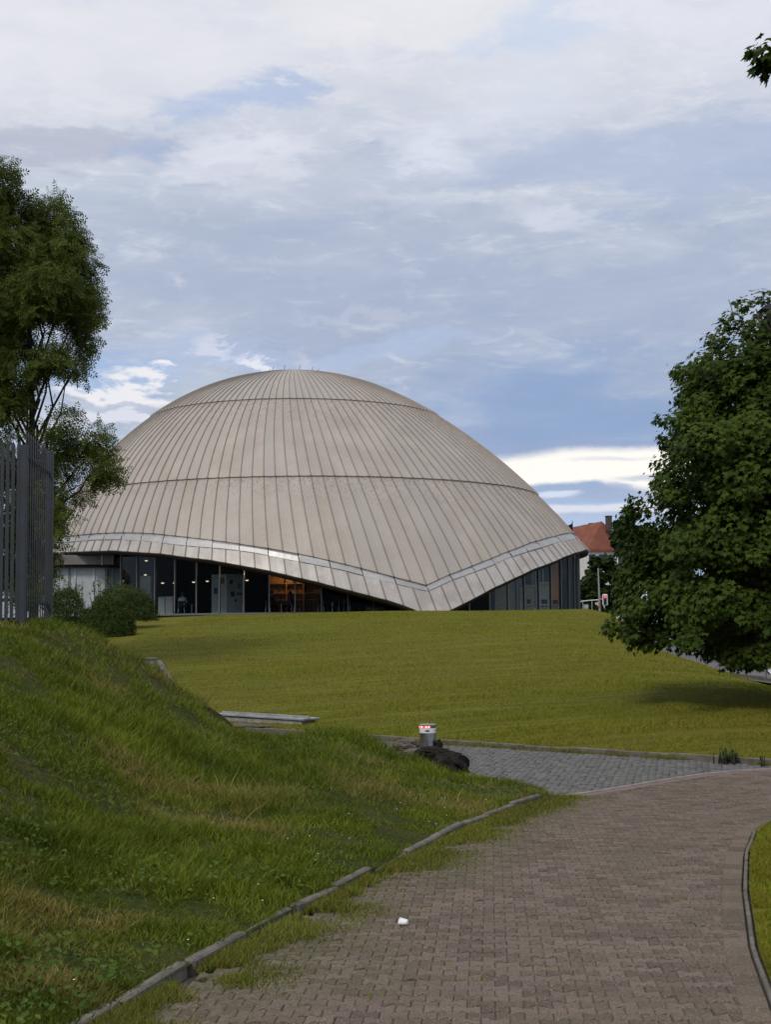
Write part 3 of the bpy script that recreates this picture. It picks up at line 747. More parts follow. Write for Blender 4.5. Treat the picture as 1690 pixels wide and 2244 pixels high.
EL = [(130, 1211), (160, 1210), (200, 1208.5), (250, 1208), (300, 1211), (353, 1214.5), (403, 1221), (462, 1228.5), (521, 1239), (588, 1251.5), (651, 1266), (686, 1273.5), (785, 1299.5), (857, 1318.7), (905, 1336), (925, 1345), (975, 1345), (992, 1335), (1032, 1315), (1080, 1289.6), (1125, 1268.6), (1168.6, 1247.6), (1236, 1220.5), (1260, 1212), (1284, 1204)]
def periodic(pts):
    tr = trace(pts); th, t = tr[:, 0], tr[:, 1]
    T2 = np.concatenate([th - np.pi, th, th + np.pi]); H2 = np.concatenate([t, t, t]); o = np.argsort(T2)
    # the far side is the visible half turned by 180 degrees
    lo, hi = th.min(), th.max(); keep = np.ones(len(T2), bool)
    k = np.arange(len(T2)) // len(th)
    keep &= ~((k == 0) & (T2 >= lo - .05)) & ~((k == 2) & (T2 <= hi + .05))
    T2, H2 = T2[keep], H2[keep]; o = np.argsort(T2)
    return lambda a: np.interp((np.asarray(a) + np.pi * .5 - .35) % (2 * np.pi) - np.pi * .5 + .35, np.concatenate([T2[o], T2[o] + 2 * np.pi]), np.concatenate([H2[o], H2[o]]))
fS, fT, fE = periodic(SL), periodic(TL), periodic(EL)
def ring_t(u, v): return trace([(u, v)])[0, 1]
T1, T2_ = ring_t(647, 874.5), ring_t(760, 1043.5)
TH0 = trace([(935, 1283)])[0, 0]
NSEAM = 144; DT = 2 * math.pi / NSEAM
planet = thing('planetarium', 'large beige metal-clad dome with glass walls under its curved eaves, standing above the lawn', 'planetarium', (AX, AY, FLOOR))
def shell(name, t_top, t_bot, rows, material, off=0.0, lift_end=0.0, seamh=.055, down=False, close=True):
    """standing-seam zone between two heights (functions of the angle)"""
    cols = []                                   # angle, height of seam, edge flag
    th_l, hh, ed, rn = [], [], [], []
    for k in range(NSEAM):
        a = TH0 + k * DT; rr = rng.random()
        for da, h, e in ((-.034, 0, .0), (-.030, 0, .9), (-.014, seamh, 1), (.014, seamh, .75), (.030, 0, .9), (.11, 0, .0), (.5, -.012, 0), (.89, 0, 0)):
            th_l.append(a + da * DT if da > .06 else a + da * DT); hh.append(h); ed.append(e); rn.append(rr if da > 0 else None)
    rn = [rn[i] if rn[i] is not None else rn[i - 1] for i in range(len(rn))]
    th = np.array(th_l); hh = np.array(hh); n = len(th)
    VV, E, RN, DN = [], [], [], []
    for r in np.linspace(0, 1, rows):
        t = t_top(th) * (1 - r) + t_bot(th) * r
        wob = .012 * vnoise(np.cos(th) * 30, np.sin(th) * 30 + t * 1.3, .6, 3, 2)
        hs = hh * np.clip(roof_R(t)[0] / 6, .25, 1)
        VV.append(roof_P(th, t, off + hs + wob + lift_end * r)); E.append(ed); RN.append(rn); DN.append(np.full(n, max(0, 1 - r * (rows) / 9.0) if down else 0.))
    if close:                                   # drip edge: turned in under the lower end
        VV.append(roof_P(th, t_bot(th) + .01, off - .10)); E.append([1.] * n); RN.append(rn); DN.append(np.zeros(n)); rows += 1
    V = np.concatenate(VV); i = np.arange(n); j = (i + 1) % n
    q = np.concatenate([np.stack([r * n + i, (r + 1) * n + i, (r + 1) * n + j, r * n + j], 1) for r in range(rows - 1)])
    return mesh_np(name, V, [q], material, planet, None, False, {'edge': np.concatenate(E), 'rnd': np.concatenate(RN), 'down': np.concatenate(DN)})
cst = lambda c: (lambda a: np.full(np.shape(a), float(c)))
shell('roof_cap', cst(.10), cst(T1 + .03), 14, M['roof'], .10, .02)
shell('roof_shell', cst(T1 - .05), cst(T2_ + .03), 18, M['roof'], .05, .03, down=True)
shell('roof_skirt', cst(T2_ - .05), fS, 22, M['roof'], .0, .03, down=True)
shell('fascia', fT, fE, 8, M['fascia'], .02, .05, .05)
# bright flashing plates between skirt and fascia, each two panels long
V, Fq = [], []; n0 = 0
for k in range(0, NSEAM, 2):
    a0, a1 = TH0 + k * DT + .0012, TH0 + (k + 2) * DT - .0012
    tilt0, tilt1 = rng.normal(0, .014), rng.normal(0, .024)
    A = np.linspace(a0, a1, 5)
    for prof, o in ((-.12, -.06), (.02, -.04), (.34, -.02 + tilt0), (.38, .03 + tilt0), (1.0, .05 + tilt1), (1.10, .0)):
        V.append(roof_P(A, fS(A) * (1 - prof) + fT(A) * prof, o))
    for r in range(5):
        for c in range(4): Fq.append([n0 + r * 5 + c, n0 + (r + 1) * 5 + c, n0 + (r + 1) * 5 + c + 1, n0 + r * 5 + c + 1])
    n0 += 30
mesh_np('gutter_flashing', np.concatenate(V), [Fq], M['gutter'], planet)
# dark underside: lip, then a soffit up to the glass, then the inner ceiling
th = np.linspace(0, 2 * np.pi, 289)[:-1]; n = len(th)
tE = fE(th)
rings = [roof_P(th, tE + .01, -.02), roof_P(th, tE + .10, -.10), roof_P(th, tE - .05, -.45)]
tt = np.minimum(tE - .4, 11.3)
for f in (0, .35, .7, 1): rings.append(roof_P(th, (tE - .35) * (1 - f) + tt * f * 1.0, -.55))
V = np.concatenate(rings); i = np.arange(n); j = (i + 1) % n
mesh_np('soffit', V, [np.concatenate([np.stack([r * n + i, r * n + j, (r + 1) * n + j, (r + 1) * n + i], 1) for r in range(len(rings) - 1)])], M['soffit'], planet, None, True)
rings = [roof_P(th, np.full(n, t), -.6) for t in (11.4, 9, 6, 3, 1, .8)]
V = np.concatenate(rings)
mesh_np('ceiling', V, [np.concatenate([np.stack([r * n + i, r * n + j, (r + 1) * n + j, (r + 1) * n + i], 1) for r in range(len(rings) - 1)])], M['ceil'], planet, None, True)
MB().lathe((AX, AY, AZ), [(1.9, -.16), (1.9, -.02), (1.6, .04), (.6, .09), (.05, .1)], 40).build('roof_crown', M['roof'], planet)
for k in range(10):
    a = 2 * math.pi * k / 10 + .31; x, y = AX + 1.75 * math.sin(a), AY - 1.75 * math.cos(a)
    MB().tube([(x, y, AZ - .02), (x, y, AZ + .30)], .022, 6).tube([(x, y, AZ + .30), (x + .1, y, AZ + .36)], .016, 5).build('lightning_rod', M['mullion'], planet)
# floor, drum and glass wall
GX, GY, GR = AX + 2.35, AY - 1.45, 17.55
MB().lathe((GX, GY, 0), [(GR + .35, 2.9), (GR + .35, FLOOR - .02), (GR + .25, FLOOR), (.1, FLOOR)], 96).build('floor', M['floor'], planet)
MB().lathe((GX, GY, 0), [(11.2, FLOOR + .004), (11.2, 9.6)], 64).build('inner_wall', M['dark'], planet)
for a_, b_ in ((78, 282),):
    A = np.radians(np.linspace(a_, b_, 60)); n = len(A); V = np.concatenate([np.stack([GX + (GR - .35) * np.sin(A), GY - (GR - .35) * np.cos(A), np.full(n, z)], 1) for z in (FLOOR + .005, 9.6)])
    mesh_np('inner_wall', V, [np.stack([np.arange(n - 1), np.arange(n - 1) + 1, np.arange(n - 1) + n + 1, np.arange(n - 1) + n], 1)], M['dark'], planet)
NP = 72
for k in range(NP):
    a0, a1 = TH0 + (k + .5) * 2 * math.pi / NP, TH0 + (k + 1.5) * 2 * math.pi / NP
    if math.cos(a0) < -.35 and math.cos(a1) < -.35: continue
    P0 = np.array([GX + GR * math.sin(a0), GY - GR * math.cos(a0)]); P1 = np.array([GX + GR * math.sin(a1), GY - GR * math.cos(a1)])
    ztop = 9.7
    for z_ in np.arange(FLOOR + .6, 9.7, .05):
        Rr, s_ = roof_R(AZ - z_)
        if max(math.hypot(Q[0] - AX - s_, Q[1] - AY + .6 * s_) for Q in (P0, P1)) > Rr - .5: ztop = z_; break
    d = (P1 - P0); c = (P0 + P1) / 2; ln = np.hypot(*d); rz = math.atan2(d[1], d[0])
    MB().box((c[0], c[1], (FLOOR + .12 + ztop) / 2), (ln - .07, .02, ztop - FLOOR - .12), rz).build('glass_pane', M['glass'], planet)
    MB().box((P0[0], P0[1], (FLOOR + ztop) / 2), (.055, .14, ztop - FLOOR), rz).build('mullion', M['mullion'], planet)
    MB().box((c[0], c[1], FLOOR + .055), (ln - .06, .12, .11), rz, .01).build('sill', M['mullion'], planet)

# ---------------------------------------------------------------- what stands behind the glass
def px_box(u0, u1, v0, v1, Y, depth, bev=.01):
    a, b = at(u0, v1, Y), at(u1, v0, Y)
    return ((a.x + b.x) / 2, Y + depth / 2, (a.z + b.z) / 2), (b.x - a.x, depth, b.z - a.z)
t = thing('display_board', 'tall pale grey display booth covered with small posters behind the glass', 'display board', (at(497, 1345, 88).x, 88, FLOOR))
zt = at(497, 1258, 88).z
pl = [at(463, 1345, 88.6), at(497, 1345, 88.0), at(532, 1345, 88.5)]
for i in (0, 1):
    a, b = pl[i], pl[i + 1]; d = b - a; rz = math.atan2(d.y, d.x)
    pn = MB().box(((a.x + b.x) / 2, (a.y + b.y) / 2 + .04, (FLOOR + .05 + zt) / 2), (math.hypot(d.x, d.y) - .03, .06, zt - FLOOR - .05), rz, .01).build('panel', M['panelgrey'], t)
    MB().box((b.x - .02, b.y - .01, (FLOOR + zt) / 2), (.05, .05, zt - FLOOR), rz).build('upright', M['white'], t)
cols = [varied('poster_%s' % n, c, .35, 9, .5) for n, c in (('white', (.5, .5, .52)), ('navy', (.03, .05, .09)), ('tan', (.22, .13, .08)), ('grey', (.25, .27, .3)))]
for u, v, w, h_, ci in ((503, 1271, 7, 9, 1), (511, 1270, 6, 8, 0), (521, 1278, 6, 12, 3), (505, 1284, 12, 7, 0), (505, 1296, 9, 11, 1), (518, 1298, 13, 6, 2), (505, 1307, 13, 2, 0), (514, 1313, 5, 6, 1), (523, 1313, 6, 7, 0)):
    Y = 88.0 + (u + w / 2 - 497) / 35 * .5 - .035; c, s_ = px_box(u, u + w, v, v + h_, Y, .012)
    MB().box(c, s_, math.atan2(pl[2].y - pl[1].y, pl[2].x - pl[1].x)).build('poster', cols[ci], t)
for u, v, w, h_, ci in ((468, 1288, 9, 13, 1), (468, 1302, 10, 4, 0), (480, 1266, 12, 13, 2)):
    Y = 88.6 - (u + w / 2 - 463) / 34 * .6 - .035; c, s_ = px_box(u, u + w, v, v + h_, Y, .012)
    MB().box(c, s_, math.atan2(pl[1].y - pl[0].y, pl[1].x - pl[0].x)).build('poster', cols[ci], t)
def cabinet(u0, u1, v0, Y, label, dep=.5):
    c, s_ = px_box(u0, u1, v0, 1349, Y, dep); z1 = c[2] + s_[2] / 2
    t = thing('cabinet', label, 'cabinet', (c[0], c[1], FLOOR), 'white cabinets by the glass')
    MB().box((c[0], c[1], (FLOOR + z1) / 2 + .03), (s_[0], dep, z1 - FLOOR - .06), 0, .012).build('body', M['white'], t)
    MB().box((c[0], c[1] - dep / 2 - .012, (FLOOR + z1) / 2 + .02), (s_[0] - .05, .02, z1 - FLOOR - .16), 0, .006).build('door', M['white'], t)
    MB().box((c[0], c[1], z1 + .015), (s_[0] + .03, dep + .03, .03), 0, .006).build('top', M['white'], t)
cabinet(346, 361, 1309, 90.2, 'narrow white cabinet behind the bush end, left one of the pair')
cabinet(362, 379, 1308, 90.0, 'white cabinet right beside the seated person in a pale blue shirt')
cabinet(306, 330, 1263, 93.0, 'taller pale cabinet far left behind the glass, above the bush')
tag(MB().box(*px_box(800, 845, 1318, 1340, 87.2, .05)).build('poster_stand', M['blueposter'], None), 'dark blue poster stand low behind the glass near the dome foot', 'poster')
tag(MB().box(*px_box(803, 844, 1331, 1336.5, 87.1, .04)).build('notice_strip', M['greenstrip'], None), 'pale green strip sign leaning on the dark blue poster', 'sign')
# chairs
def chair_parts(t, x, y, rz):
    M2 = Matrix.Translation((x, y, FLOOR + .01)) @ Matrix.Rotation(rz, 4, 'Z'); w = lambda p: tuple(M2 @ Vector(p))
    c = w((0, 0, .46)); MB().box(c, (.42, .42, .03), rz, .012).build('seat', M['black'], t)
    c = w((0, .20, .74)); MB().box(c, (.40, .03, .28), rz, .012, R(-8)).build('backrest', M['black'], t)
    for sx in (-1, 1):
        for sy in (-1, 1):
            q = MB().tube([w((sx * .17, sy * .16, .45)), w((sx * .215, sy * .235, 0))], .022, 6); q.build('leg', M['chrome'], t)
        MB().tube([w((sx * .18, .19, .45)), w((sx * .18, .215, .86))], .013, 6).build('back_post', M['chrome'], t)
CH = [(398, 89.3, 3.1, 'black chair with chromed legs under the person in the pale blue shirt'), (592, 88.6, 2.5, 'black chair under the person in dark navy clothes'), (648, 88.7, .5, 'black chair at the right of the person in the red shirt'),
      (706, 88.4, 2.8, 'empty dark chair by the glass, first right of the person in red'), (735, 88.6, 3.4, 'empty dark chair in the middle of the row right of the person in red'), (762, 88.3, 2.9, 'empty dark chair nearest to the dark blue poster stand'),
      (1165, 93, 2.2, 'chair behind the right hand glass, below the beige boards'), (1195, 94, 2.9, 'chair behind the right hand glass, below the imitation window'), (1222, 95.5, 2.5, 'chair behind the right hand glass, nearest the glass corner')]
for u, Y, rz, lab in CH:
    x = at(u, 1345, Y).x; t = thing('chair', lab, 'chair', (x, Y, FLOOR), 'cafe chairs behind the glass'); chair_parts(t, x, Y, rz)
for u, Y, lab in ((420, 90.6, 'dark round table at the right of the person in the pale blue shirt'), (617, 89.9, 'dark round table between the persons in navy and red'), (728, 89.8, 'dark round table behind the empty chairs by the glass')):
    x = at(u, 1345, Y).x; t = thing('table', lab, 'table', (x, Y, FLOOR), 'cafe tables behind the glass')
    MB().lathe((x, Y, FLOOR), [(.42, .71), (.43, .73), (.42, .745)], 24).build('tabletop', M['black'], t)
    MB().tube([(x, Y, FLOOR + .03), (x, Y, FLOOR + .72)], .035, 8).build('column', M['chrome'], t)
    MB().lathe((x, Y, FLOOR), [(.26, .005), (.26, .02), (.06, .04)], 20).build('base', M['black'], t)
# lit wooden shelf wall behind the red person
t = thing('shelf_unit', 'warmly lit wooden bar shelf behind the person in the red shirt', 'shelf', (at(645, 1345, 91.3).x, 91.3, FLOOR))
x0, x1 = at(588, 1300, 91.3).x, at(705, 1300, 91.3).x
MB().box(((x0 + x1) / 2, 91.75, FLOOR + 1.65), (x1 - x0, .04, 3.1)).build('back_panel', M['wood'], t)
for z in (.95, 1.35, 1.95, 2.5): MB().box(((x0 + x1) / 2, 91.5, FLOOR + z), (x1 - x0 - .1, .42, .05), 0, .005).build('shelf', M['wood'], t)
for x in np.linspace(x0 + .05, x1 - .05, 4): MB().box((x, 91.5, FLOOR + 1.6), (.07, .44, 3.1), 0, .005).build('upright', M['wood'], t)
for x in np.linspace(x0 + .3, x1 - .3, 12):
    MB().lathe((x + random.uniform(-.05, .05), 91.45, FLOOR + random.choice((.98, 1.38, 1.98))), [(.04, 0), (.04, .17), (.015, .22), (.015, .28)], 8).build('bottle', M['black'], t)
# pendant lamps (lit)
PEN = [(320, 1228, 92, 'pendant lamp hanging highest, near the left end of the glass'), (318, 1259, 92.5, 'pendant lamp just above the tall pale cabinet'), (356, 1277, 91, 'pendant lamp left of the seated person in pale blue'), (382, 1277, 91.3, 'pendant lamp straight above the person in pale blue'),
       (424, 1275, 91, 'pendant lamp between the person in pale blue and the display booth'), (454, 1273, 91.5, 'pendant lamp closest to the left side of the display booth'), (541, 1271, 90, 'pendant lamp closest to the right side of the display booth'), (628, 1263, 90.4, 'pendant lamp above the lit wooden shelf')]
for u, v, Y, lab in PEN:
    p = at(u, v, Y); t = thing('pendant_lamp', lab, 'lamp', tuple(p), 'pendant lamps behind the glass')
    MB().tube([tuple(p + Vector((0, 0, .16))), (p.x, p.y, 10.2)], .012, 5).build('cord', M['black'], t)
    MB().lathe(tuple(p), [(.13, 0), (.10, .06), (.03, .16)], 14).build('lamp_shade', M['black'], t)
    MB().lathe(tuple(p), [(.02, -.06), (.09, -.035), (.10, -.005)], 14).build('bulb', M['glow'], t)
pl_ = bpy.data.lights.new('shelf_lamp_light', 'POINT'); pl_.energy = 45; pl_.color = (1, .62, .28); pl_.shadow_soft_size = .15
po = bpy.data.objects.new('shelf_lamp_light', pl_); COL.objects.link(po); po.location = (at(632, 1262, 90.6).x, 90.6, FLOOR + 2.55)
# added boards and windows standing in for a house reflection in the right-hand glass
t = thing('reflection_boards', 'beige boards with windows behind the right hand glass, imitating a reflected house', 'mock reflection', (at(1180, 1333, 96.5).x, 96.5, FLOOR))
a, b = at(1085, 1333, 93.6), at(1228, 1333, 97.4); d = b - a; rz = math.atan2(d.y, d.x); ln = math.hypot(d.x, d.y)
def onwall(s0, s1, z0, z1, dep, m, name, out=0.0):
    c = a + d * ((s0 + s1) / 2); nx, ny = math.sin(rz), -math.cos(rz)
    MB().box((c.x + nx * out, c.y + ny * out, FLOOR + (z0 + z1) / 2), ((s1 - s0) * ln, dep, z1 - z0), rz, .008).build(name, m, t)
onwall(0, .86, 0, 4.2, .1, M['reflbrown'], 'wall')
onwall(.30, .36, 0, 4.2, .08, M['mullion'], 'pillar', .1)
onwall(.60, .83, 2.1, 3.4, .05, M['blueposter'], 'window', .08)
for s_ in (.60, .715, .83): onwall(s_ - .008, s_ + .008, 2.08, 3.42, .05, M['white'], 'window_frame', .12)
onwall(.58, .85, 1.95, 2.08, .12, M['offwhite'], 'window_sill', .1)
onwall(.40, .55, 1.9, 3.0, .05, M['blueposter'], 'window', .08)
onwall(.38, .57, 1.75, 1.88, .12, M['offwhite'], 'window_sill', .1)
onwall(.86, .97, .0, 4.3, .1, M['reflorange'], 'board', .03)
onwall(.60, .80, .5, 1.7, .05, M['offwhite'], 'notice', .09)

# ---------------------------------------------------------------- people behind the glass
def skin_body(name, J, E, root, material, parent, lvl=2):
    import bmesh
    bm = bmesh.new(); L = bm.verts.layers.skin.verify(); ks = list(J); vs = {}
    off = Vector(parent['_w'])
    for k in ks:
        p, r = J[k]; v = bm.verts.new(Vector(p) - off); v[L].radius = (r, r) if np.isscalar(r) else r; v[L].use_root = (k == root); vs[k] = v
    for x, y in E: bm.edges.new((vs[x], vs[y]))
    me = bpy.data.meshes.new(name); bm.to_mesh(me); bm.free(); me.materials.append(material)
    o = bpy.data.objects.new(name, me); COL.objects.link(o); o.parent = parent
    o.modifiers.new('skin', 'SKIN').use_smooth_shade = True; s_ = o.modifiers.new('sub', 'SUBSURF'); s_.levels = lvl; s_.render_levels = lvl
    return o
def seated(u, Y, rz, label, shirt, trousers, lean=.1, armfwd=.35):
    x = at(u, 1345, Y).x; t = thing('person', label, 'person', (x, Y, FLOOR), None)
    M2 = Matrix.Translation((x, Y, FLOOR + .01)) @ Matrix.Rotation(rz, 4, 'Z'); w = lambda px, py, pz: tuple(M2 @ Vector((px, py, pz)))
    # person faces local -Y
    l = lean
    J = {'pelvis': (w(0, .02, .56), .14), 'waist': (w(0, .02 - l * .3, .74), .125), 'chest': (w(0, -l * .7, .94), .15), 'neck': (w(0, -l, 1.11), .055), 'headb': (w(0, -l - .02, 1.19), .075), 'head': (w(0, -l - .03, 1.29), .098), 'top': (w(0, -l - .02, 1.37), .07), 'face': (w(0, -l - .10, 1.25), .055)}
    E = [('pelvis', 'waist'), ('waist', 'chest'), ('chest', 'neck'), ('neck', 'headb'), ('headb', 'head'), ('head', 'top'), ('head', 'face')]
    for n_, sx in (('l', -1), ('r', 1)):
        J.update({n_ + 'sh': (w(sx * .17, -l * .85, 1.03), .065), n_ + 'el': (w(sx * .24, -l - .08, .78), .045), n_ + 'wr': (w(sx * .12, -l - armfwd, .78), .03), n_ + 'pa': (w(sx * .10, -l - armfwd - .09, .78), .036),
                  n_ + 'hip': (w(sx * .095, -.04, .53), .098), n_ + 'kn': (w(sx * .12, -.44, .52), .066), n_ + 'an': (w(sx * .13, -.40, .10), .042), n_ + 'toe': (w(sx * .14, -.56, .045), .035)})
        E += [('chest', n_ + 'sh'), (n_ + 'sh', n_ + 'el'), (n_ + 'el', n_ + 'wr'), (n_ + 'wr', n_ + 'pa'), ('pelvis', n_ + 'hip'), (n_ + 'hip', n_ + 'kn'), (n_ + 'kn', n_ + 'an'), (n_ + 'an', n_ + 'toe')]
        for f in range(4):
            J[n_ + 'f%d' % f] = (w(sx * (.075 + .018 * f), -l - armfwd - .17, .765), .009); E.append((n_ + 'pa', n_ + 'f%d' % f))
        J[n_ + 'th'] = (w(sx * .055, -l - armfwd - .09, .775), .010); E.append((n_ + 'pa', n_ + 'th'))
    skin_body('body', J, E, 'pelvis', M['skin'], t)
    g = lambda k, r: (J[k][0], r)
    SJ = {'a': g('pelvis', .15), 'b': g('waist', .15), 'c': g('chest', .175), 'd': (w(0, -l * .95, 1.06), .10)}; SE = [('a', 'b'), ('b', 'c'), ('c', 'd')]
    for n_ in 'lr': SJ.update({n_ + '1': g(n_ + 'sh', .085), n_ + '2': g(n_ + 'el', .062), n_ + '3': (tuple((Vector(J[n_ + 'el'][0]) * .35 + Vector(J[n_ + 'wr'][0]) * .65)), .05)}); SE += [('c', n_ + '1'), (n_ + '1', n_ + '2'), (n_ + '2', n_ + '3')]
    skin_body('shirt', SJ, SE, 'a', shirt, t)
    TJ = {'a': (w(0, .02, .54), .155)}; TE = []
    for n_ in 'lr': TJ.update({n_ + '1': g(n_ + 'hip', .112), n_ + '2': g(n_ + 'kn', .082), n_ + '3': (J[n_ + 'an'][0], .062)}); TE += [('a', n_ + '1'), (n_ + '1', n_ + '2'), (n_ + '2', n_ + '3')]
    skin_body('trousers', TJ, TE, 'a', trousers, t)
    HJ = {'a': (w(0, -l + .03, 1.30), .10), 'b': (w(0, -l + .0, 1.375), .085), 'c': (w(0, -l + .05, 1.22), .06)}
    skin_body('hair', HJ, [('a', 'b'), ('a', 'c')], 'a', M['hair'], t)
    for n_ in 'lr': skin_body('shoe', {'a': g(n_ + 'an', .05), 'b': (tuple(Vector(J[n_ + 'toe'][0]) + Vector((0, 0, .005))), .045)}, [('a', 'b')], 'a', M['shoe'], t)
seated(398, 89.3, 3.1, 'person in a pale blue shirt sitting with back to the glass beside the white cabinet', M['blueshirt'], M['navy'], .16)
seated(592, 88.6, 2.5, 'person in dark navy clothes sitting by the lit wooden shelf, left of the red shirt', M['navy'], M['navy'], .1)
seated(637, 89.2, -1.4, 'person in a red shirt sitting in front of the lit wooden shelf', M['redshirt'], M['navy'], .05)

# ---------------------------------------------------------------- annex at the left of the dome
AYf = 92.0
ax1 = at(270, 1250, AYf).x
t = thing('annex_building', 'low white annex with curtained windows and grey parapet left of the dome', 'building', (ax1 - 7, AYf, FLOOR))
zp, zw = at(180, 1218, AYf).z, at(180, 1241, AYf).z
MB().box(((ax1 - 34 + ax1) / 2 , AYf + 3.2, (2.9 + zw) / 2), (34 , 6, zw - 2.9)).build('wall', M['curtain'], t)
xr = at(250, 1230, AYf).x
MB().box(((xr - 33.3 + xr) / 2, AYf + 2.9, (zp + zw) / 2 + .05), (33.3, 6.6, zp - zw - .05), 0, .03).build('parapet', M['parapet'], t)
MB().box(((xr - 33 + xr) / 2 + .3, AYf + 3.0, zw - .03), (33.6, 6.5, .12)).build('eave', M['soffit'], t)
for u in (112, 125, 150, 163, 204, 232, 245): 
    x = at(u, 1260, AYf).x; MB().box((x, AYf + .17, (3.1 + zw) / 2), (.09 if u != 150 else .13, .06, zw - 3.16)).build('window_bar', M['parapet'] if u in (150, 112) else M['panelgrey'], t)
MB().box((ax1 - .05, AYf + .3, (3.1 + zw) / 2), (.16, .4, zw - 3.1)).build('corner_post', M['soffit'], t)
for u in (226, 250): MB().box((at(u, 1228, AYf).x, AYf - .43, (zp + zw) / 2 + .05), (.07, .06, zp - zw)).build('parapet_joint', M['panelgrey'], t)
MB().box((xr + .45, AYf + 3, (zp + zw) / 2), (.85, 5.5, zp - zw - .2)).build('duct', M['soffit'], t)
t = thing('roof_unit', 'beige ventilation box standing on the annex roof under the eave of the dome', 'roof unit', (at(143, 1215, AYf + 1).x, AYf + 1.4, zp))
c, s_ = px_box(128, 159, 1202, 1217, AYf + 1, .9); MB().box((c[0], c[1], zp + s_[2] / 2), (s_[0], .9, s_[2]), 0, .03).build('casing', M['offwhite'], t)
MB().box((c[0] - .2, c[1] - .47, zp + s_[2] * .45), (s_[0] * .4, .03, s_[2] * .55)).build('grille', M['drysoil'], t)
MB().box((c[0], c[1], zp + s_[2] + .02), (s_[0] + .08, .98, .04)).build('lid', M['white'], t)

# ================================================================ TREES AND BUSHES
lob = []
for a, r in ((-180, .12), (-152, .40), (-128, .62), (-112, .42), (-88, .52), (-58, .92), (-40, .55), (-20, .62), (0, 1.05), (20, .62), (40, .55), (58, .92), (88, .52), (112, .42), (128, .62), (152, .40)):
    lob.append((r * math.sin(R(a)) * .55, .45 + r * math.cos(R(a)) * .55, .06 * abs(math.sin(R(a))) - .10 * max(0, r * math.cos(R(a)))))
MAPLE = np.array([(0, .42, 0.03)] + lob); MAPLEF = [[[0, i, i + 1] for i in range(1, 16)] + [[0, 16, 1]]]
_pin = [(0, 0, 0)]; _pf = []
for i in range(5):
    y = .16 + i * .17
    for sx in (-1, 1):
        b = len(_pin); _pin += [(0, y, 0), (sx * .14, y + .03, -.02), (sx * .27, y + .09, -.06), (sx * .12, y + .11, -.02)]; _pf.append([b, b + 1, b + 2, b + 3])
b = len(_pin); _pin += [(0, .9, 0), (.07, 1.0, -.03), (0, 1.14, -.08), (-.07, 1.0, -.03)]; _pf.append([b, b + 1, b + 2, b + 3])
PINNATE = np.array(_pin[1:]); PINF = [np.array(_pf) - 1]
QUADL = np.array([(-.5, 0, 0), (.5, 0, 0), (.35, 1, -.15), (-.35, 1, -.15)]); QUADF = [[[0, 1, 2, 3]]]
M['maple'] = leafmat('maple_leaf', (.014, .032, .004), (.082, .122, .017), .24, .6, None, .10)
M['locust'] = leafmat('pinnate_leaf', (.030, .048, .008), (.125, .155, .030), .28, .6, None, .1)
M['bush'] = leafmat('yew_needle', (.018, .034, .006), (.065, .092, .020), .12, .6, None, .1)
M['darkleaf'] = leafmat('dark_tree_leaf', (.012, .026, .007), (.042, .072, .018), .15, .6, None, .1)
M['paleleaf'] = leafmat('pale_leaf', (.07, .11, .05), (.16, .20, .11), .25, .55)

def limbs(base, targets, r0, material, parent, name='trunk', fork=.35, wob=.12, rmin=.012):
    """trunk plus one bent limb to every clump"""
    base = Vector(base); mb = MB(); cen = sum((Vector(t) for t in targets), Vector()) / len(targets)
    top = Vector((base.x + (cen.x - base.x) * .55, base.y + (cen.y - base.y) * .55, base.z + (max(t[2] for t in targets) - base.z) * .82))
    pts = []; N = 9
    for i in range(N):
        f = i / (N - 1); p = base.lerp(top, f); p.x += random.uniform(-wob, wob) * (f > 0); p.y += random.uniform(-wob, wob) * (f > 0); pts.append(p)
    rad = [r0 * (1.25 if i == 0 else 1) * (1 - i / (N - 1)) ** .8 + .03 for i in range(N)]
    mb.tube([tuple(p) for p in pts], rad, 10)
    for t in targets:
        t = Vector(t); f = min(.93, max(.22, (t.z - base.z) / (top.z - base.z) * .72 - .05 + random.uniform(-.08, .08))); x = f * (N - 1); i = min(N - 2, int(x)); s0 = pts[i].lerp(pts[i + 1], x - i)
        ln = (t - s0).length; rr = max(rmin * 1.6, rad[i] * .42); q = []
        for k in range(6):
            g = k / 5; p = s0.lerp(t, g) + Vector((random.gauss(0, .05), random.gauss(0, .05), random.gauss(0, .04))) * ln * (0 < k < 5) * .6; p.z += math.sin(g * math.pi) * ln * .07; q.append(tuple(p))
        mb.tube(q, [rr * (1 - g / 5) ** .9 + rmin * .6 for g in range(6)], 6)
        for k in range(4):                     # twigs in the clump
            d = Vector((random.gauss(0, 1), random.gauss(0, 1), random.gauss(0, .6))).normalized() * min(.45, ln * .2)
            s1 = Vector(q[3 + k % 3]); mb.tube([tuple(s1), tuple(s1 + d * .5 + Vector((0, 0, .04))), tuple(s1 + d)], [rmin, rmin * .8, rmin * .5], 4, False)
    return mb.build(name, material, parent, smooth=True)
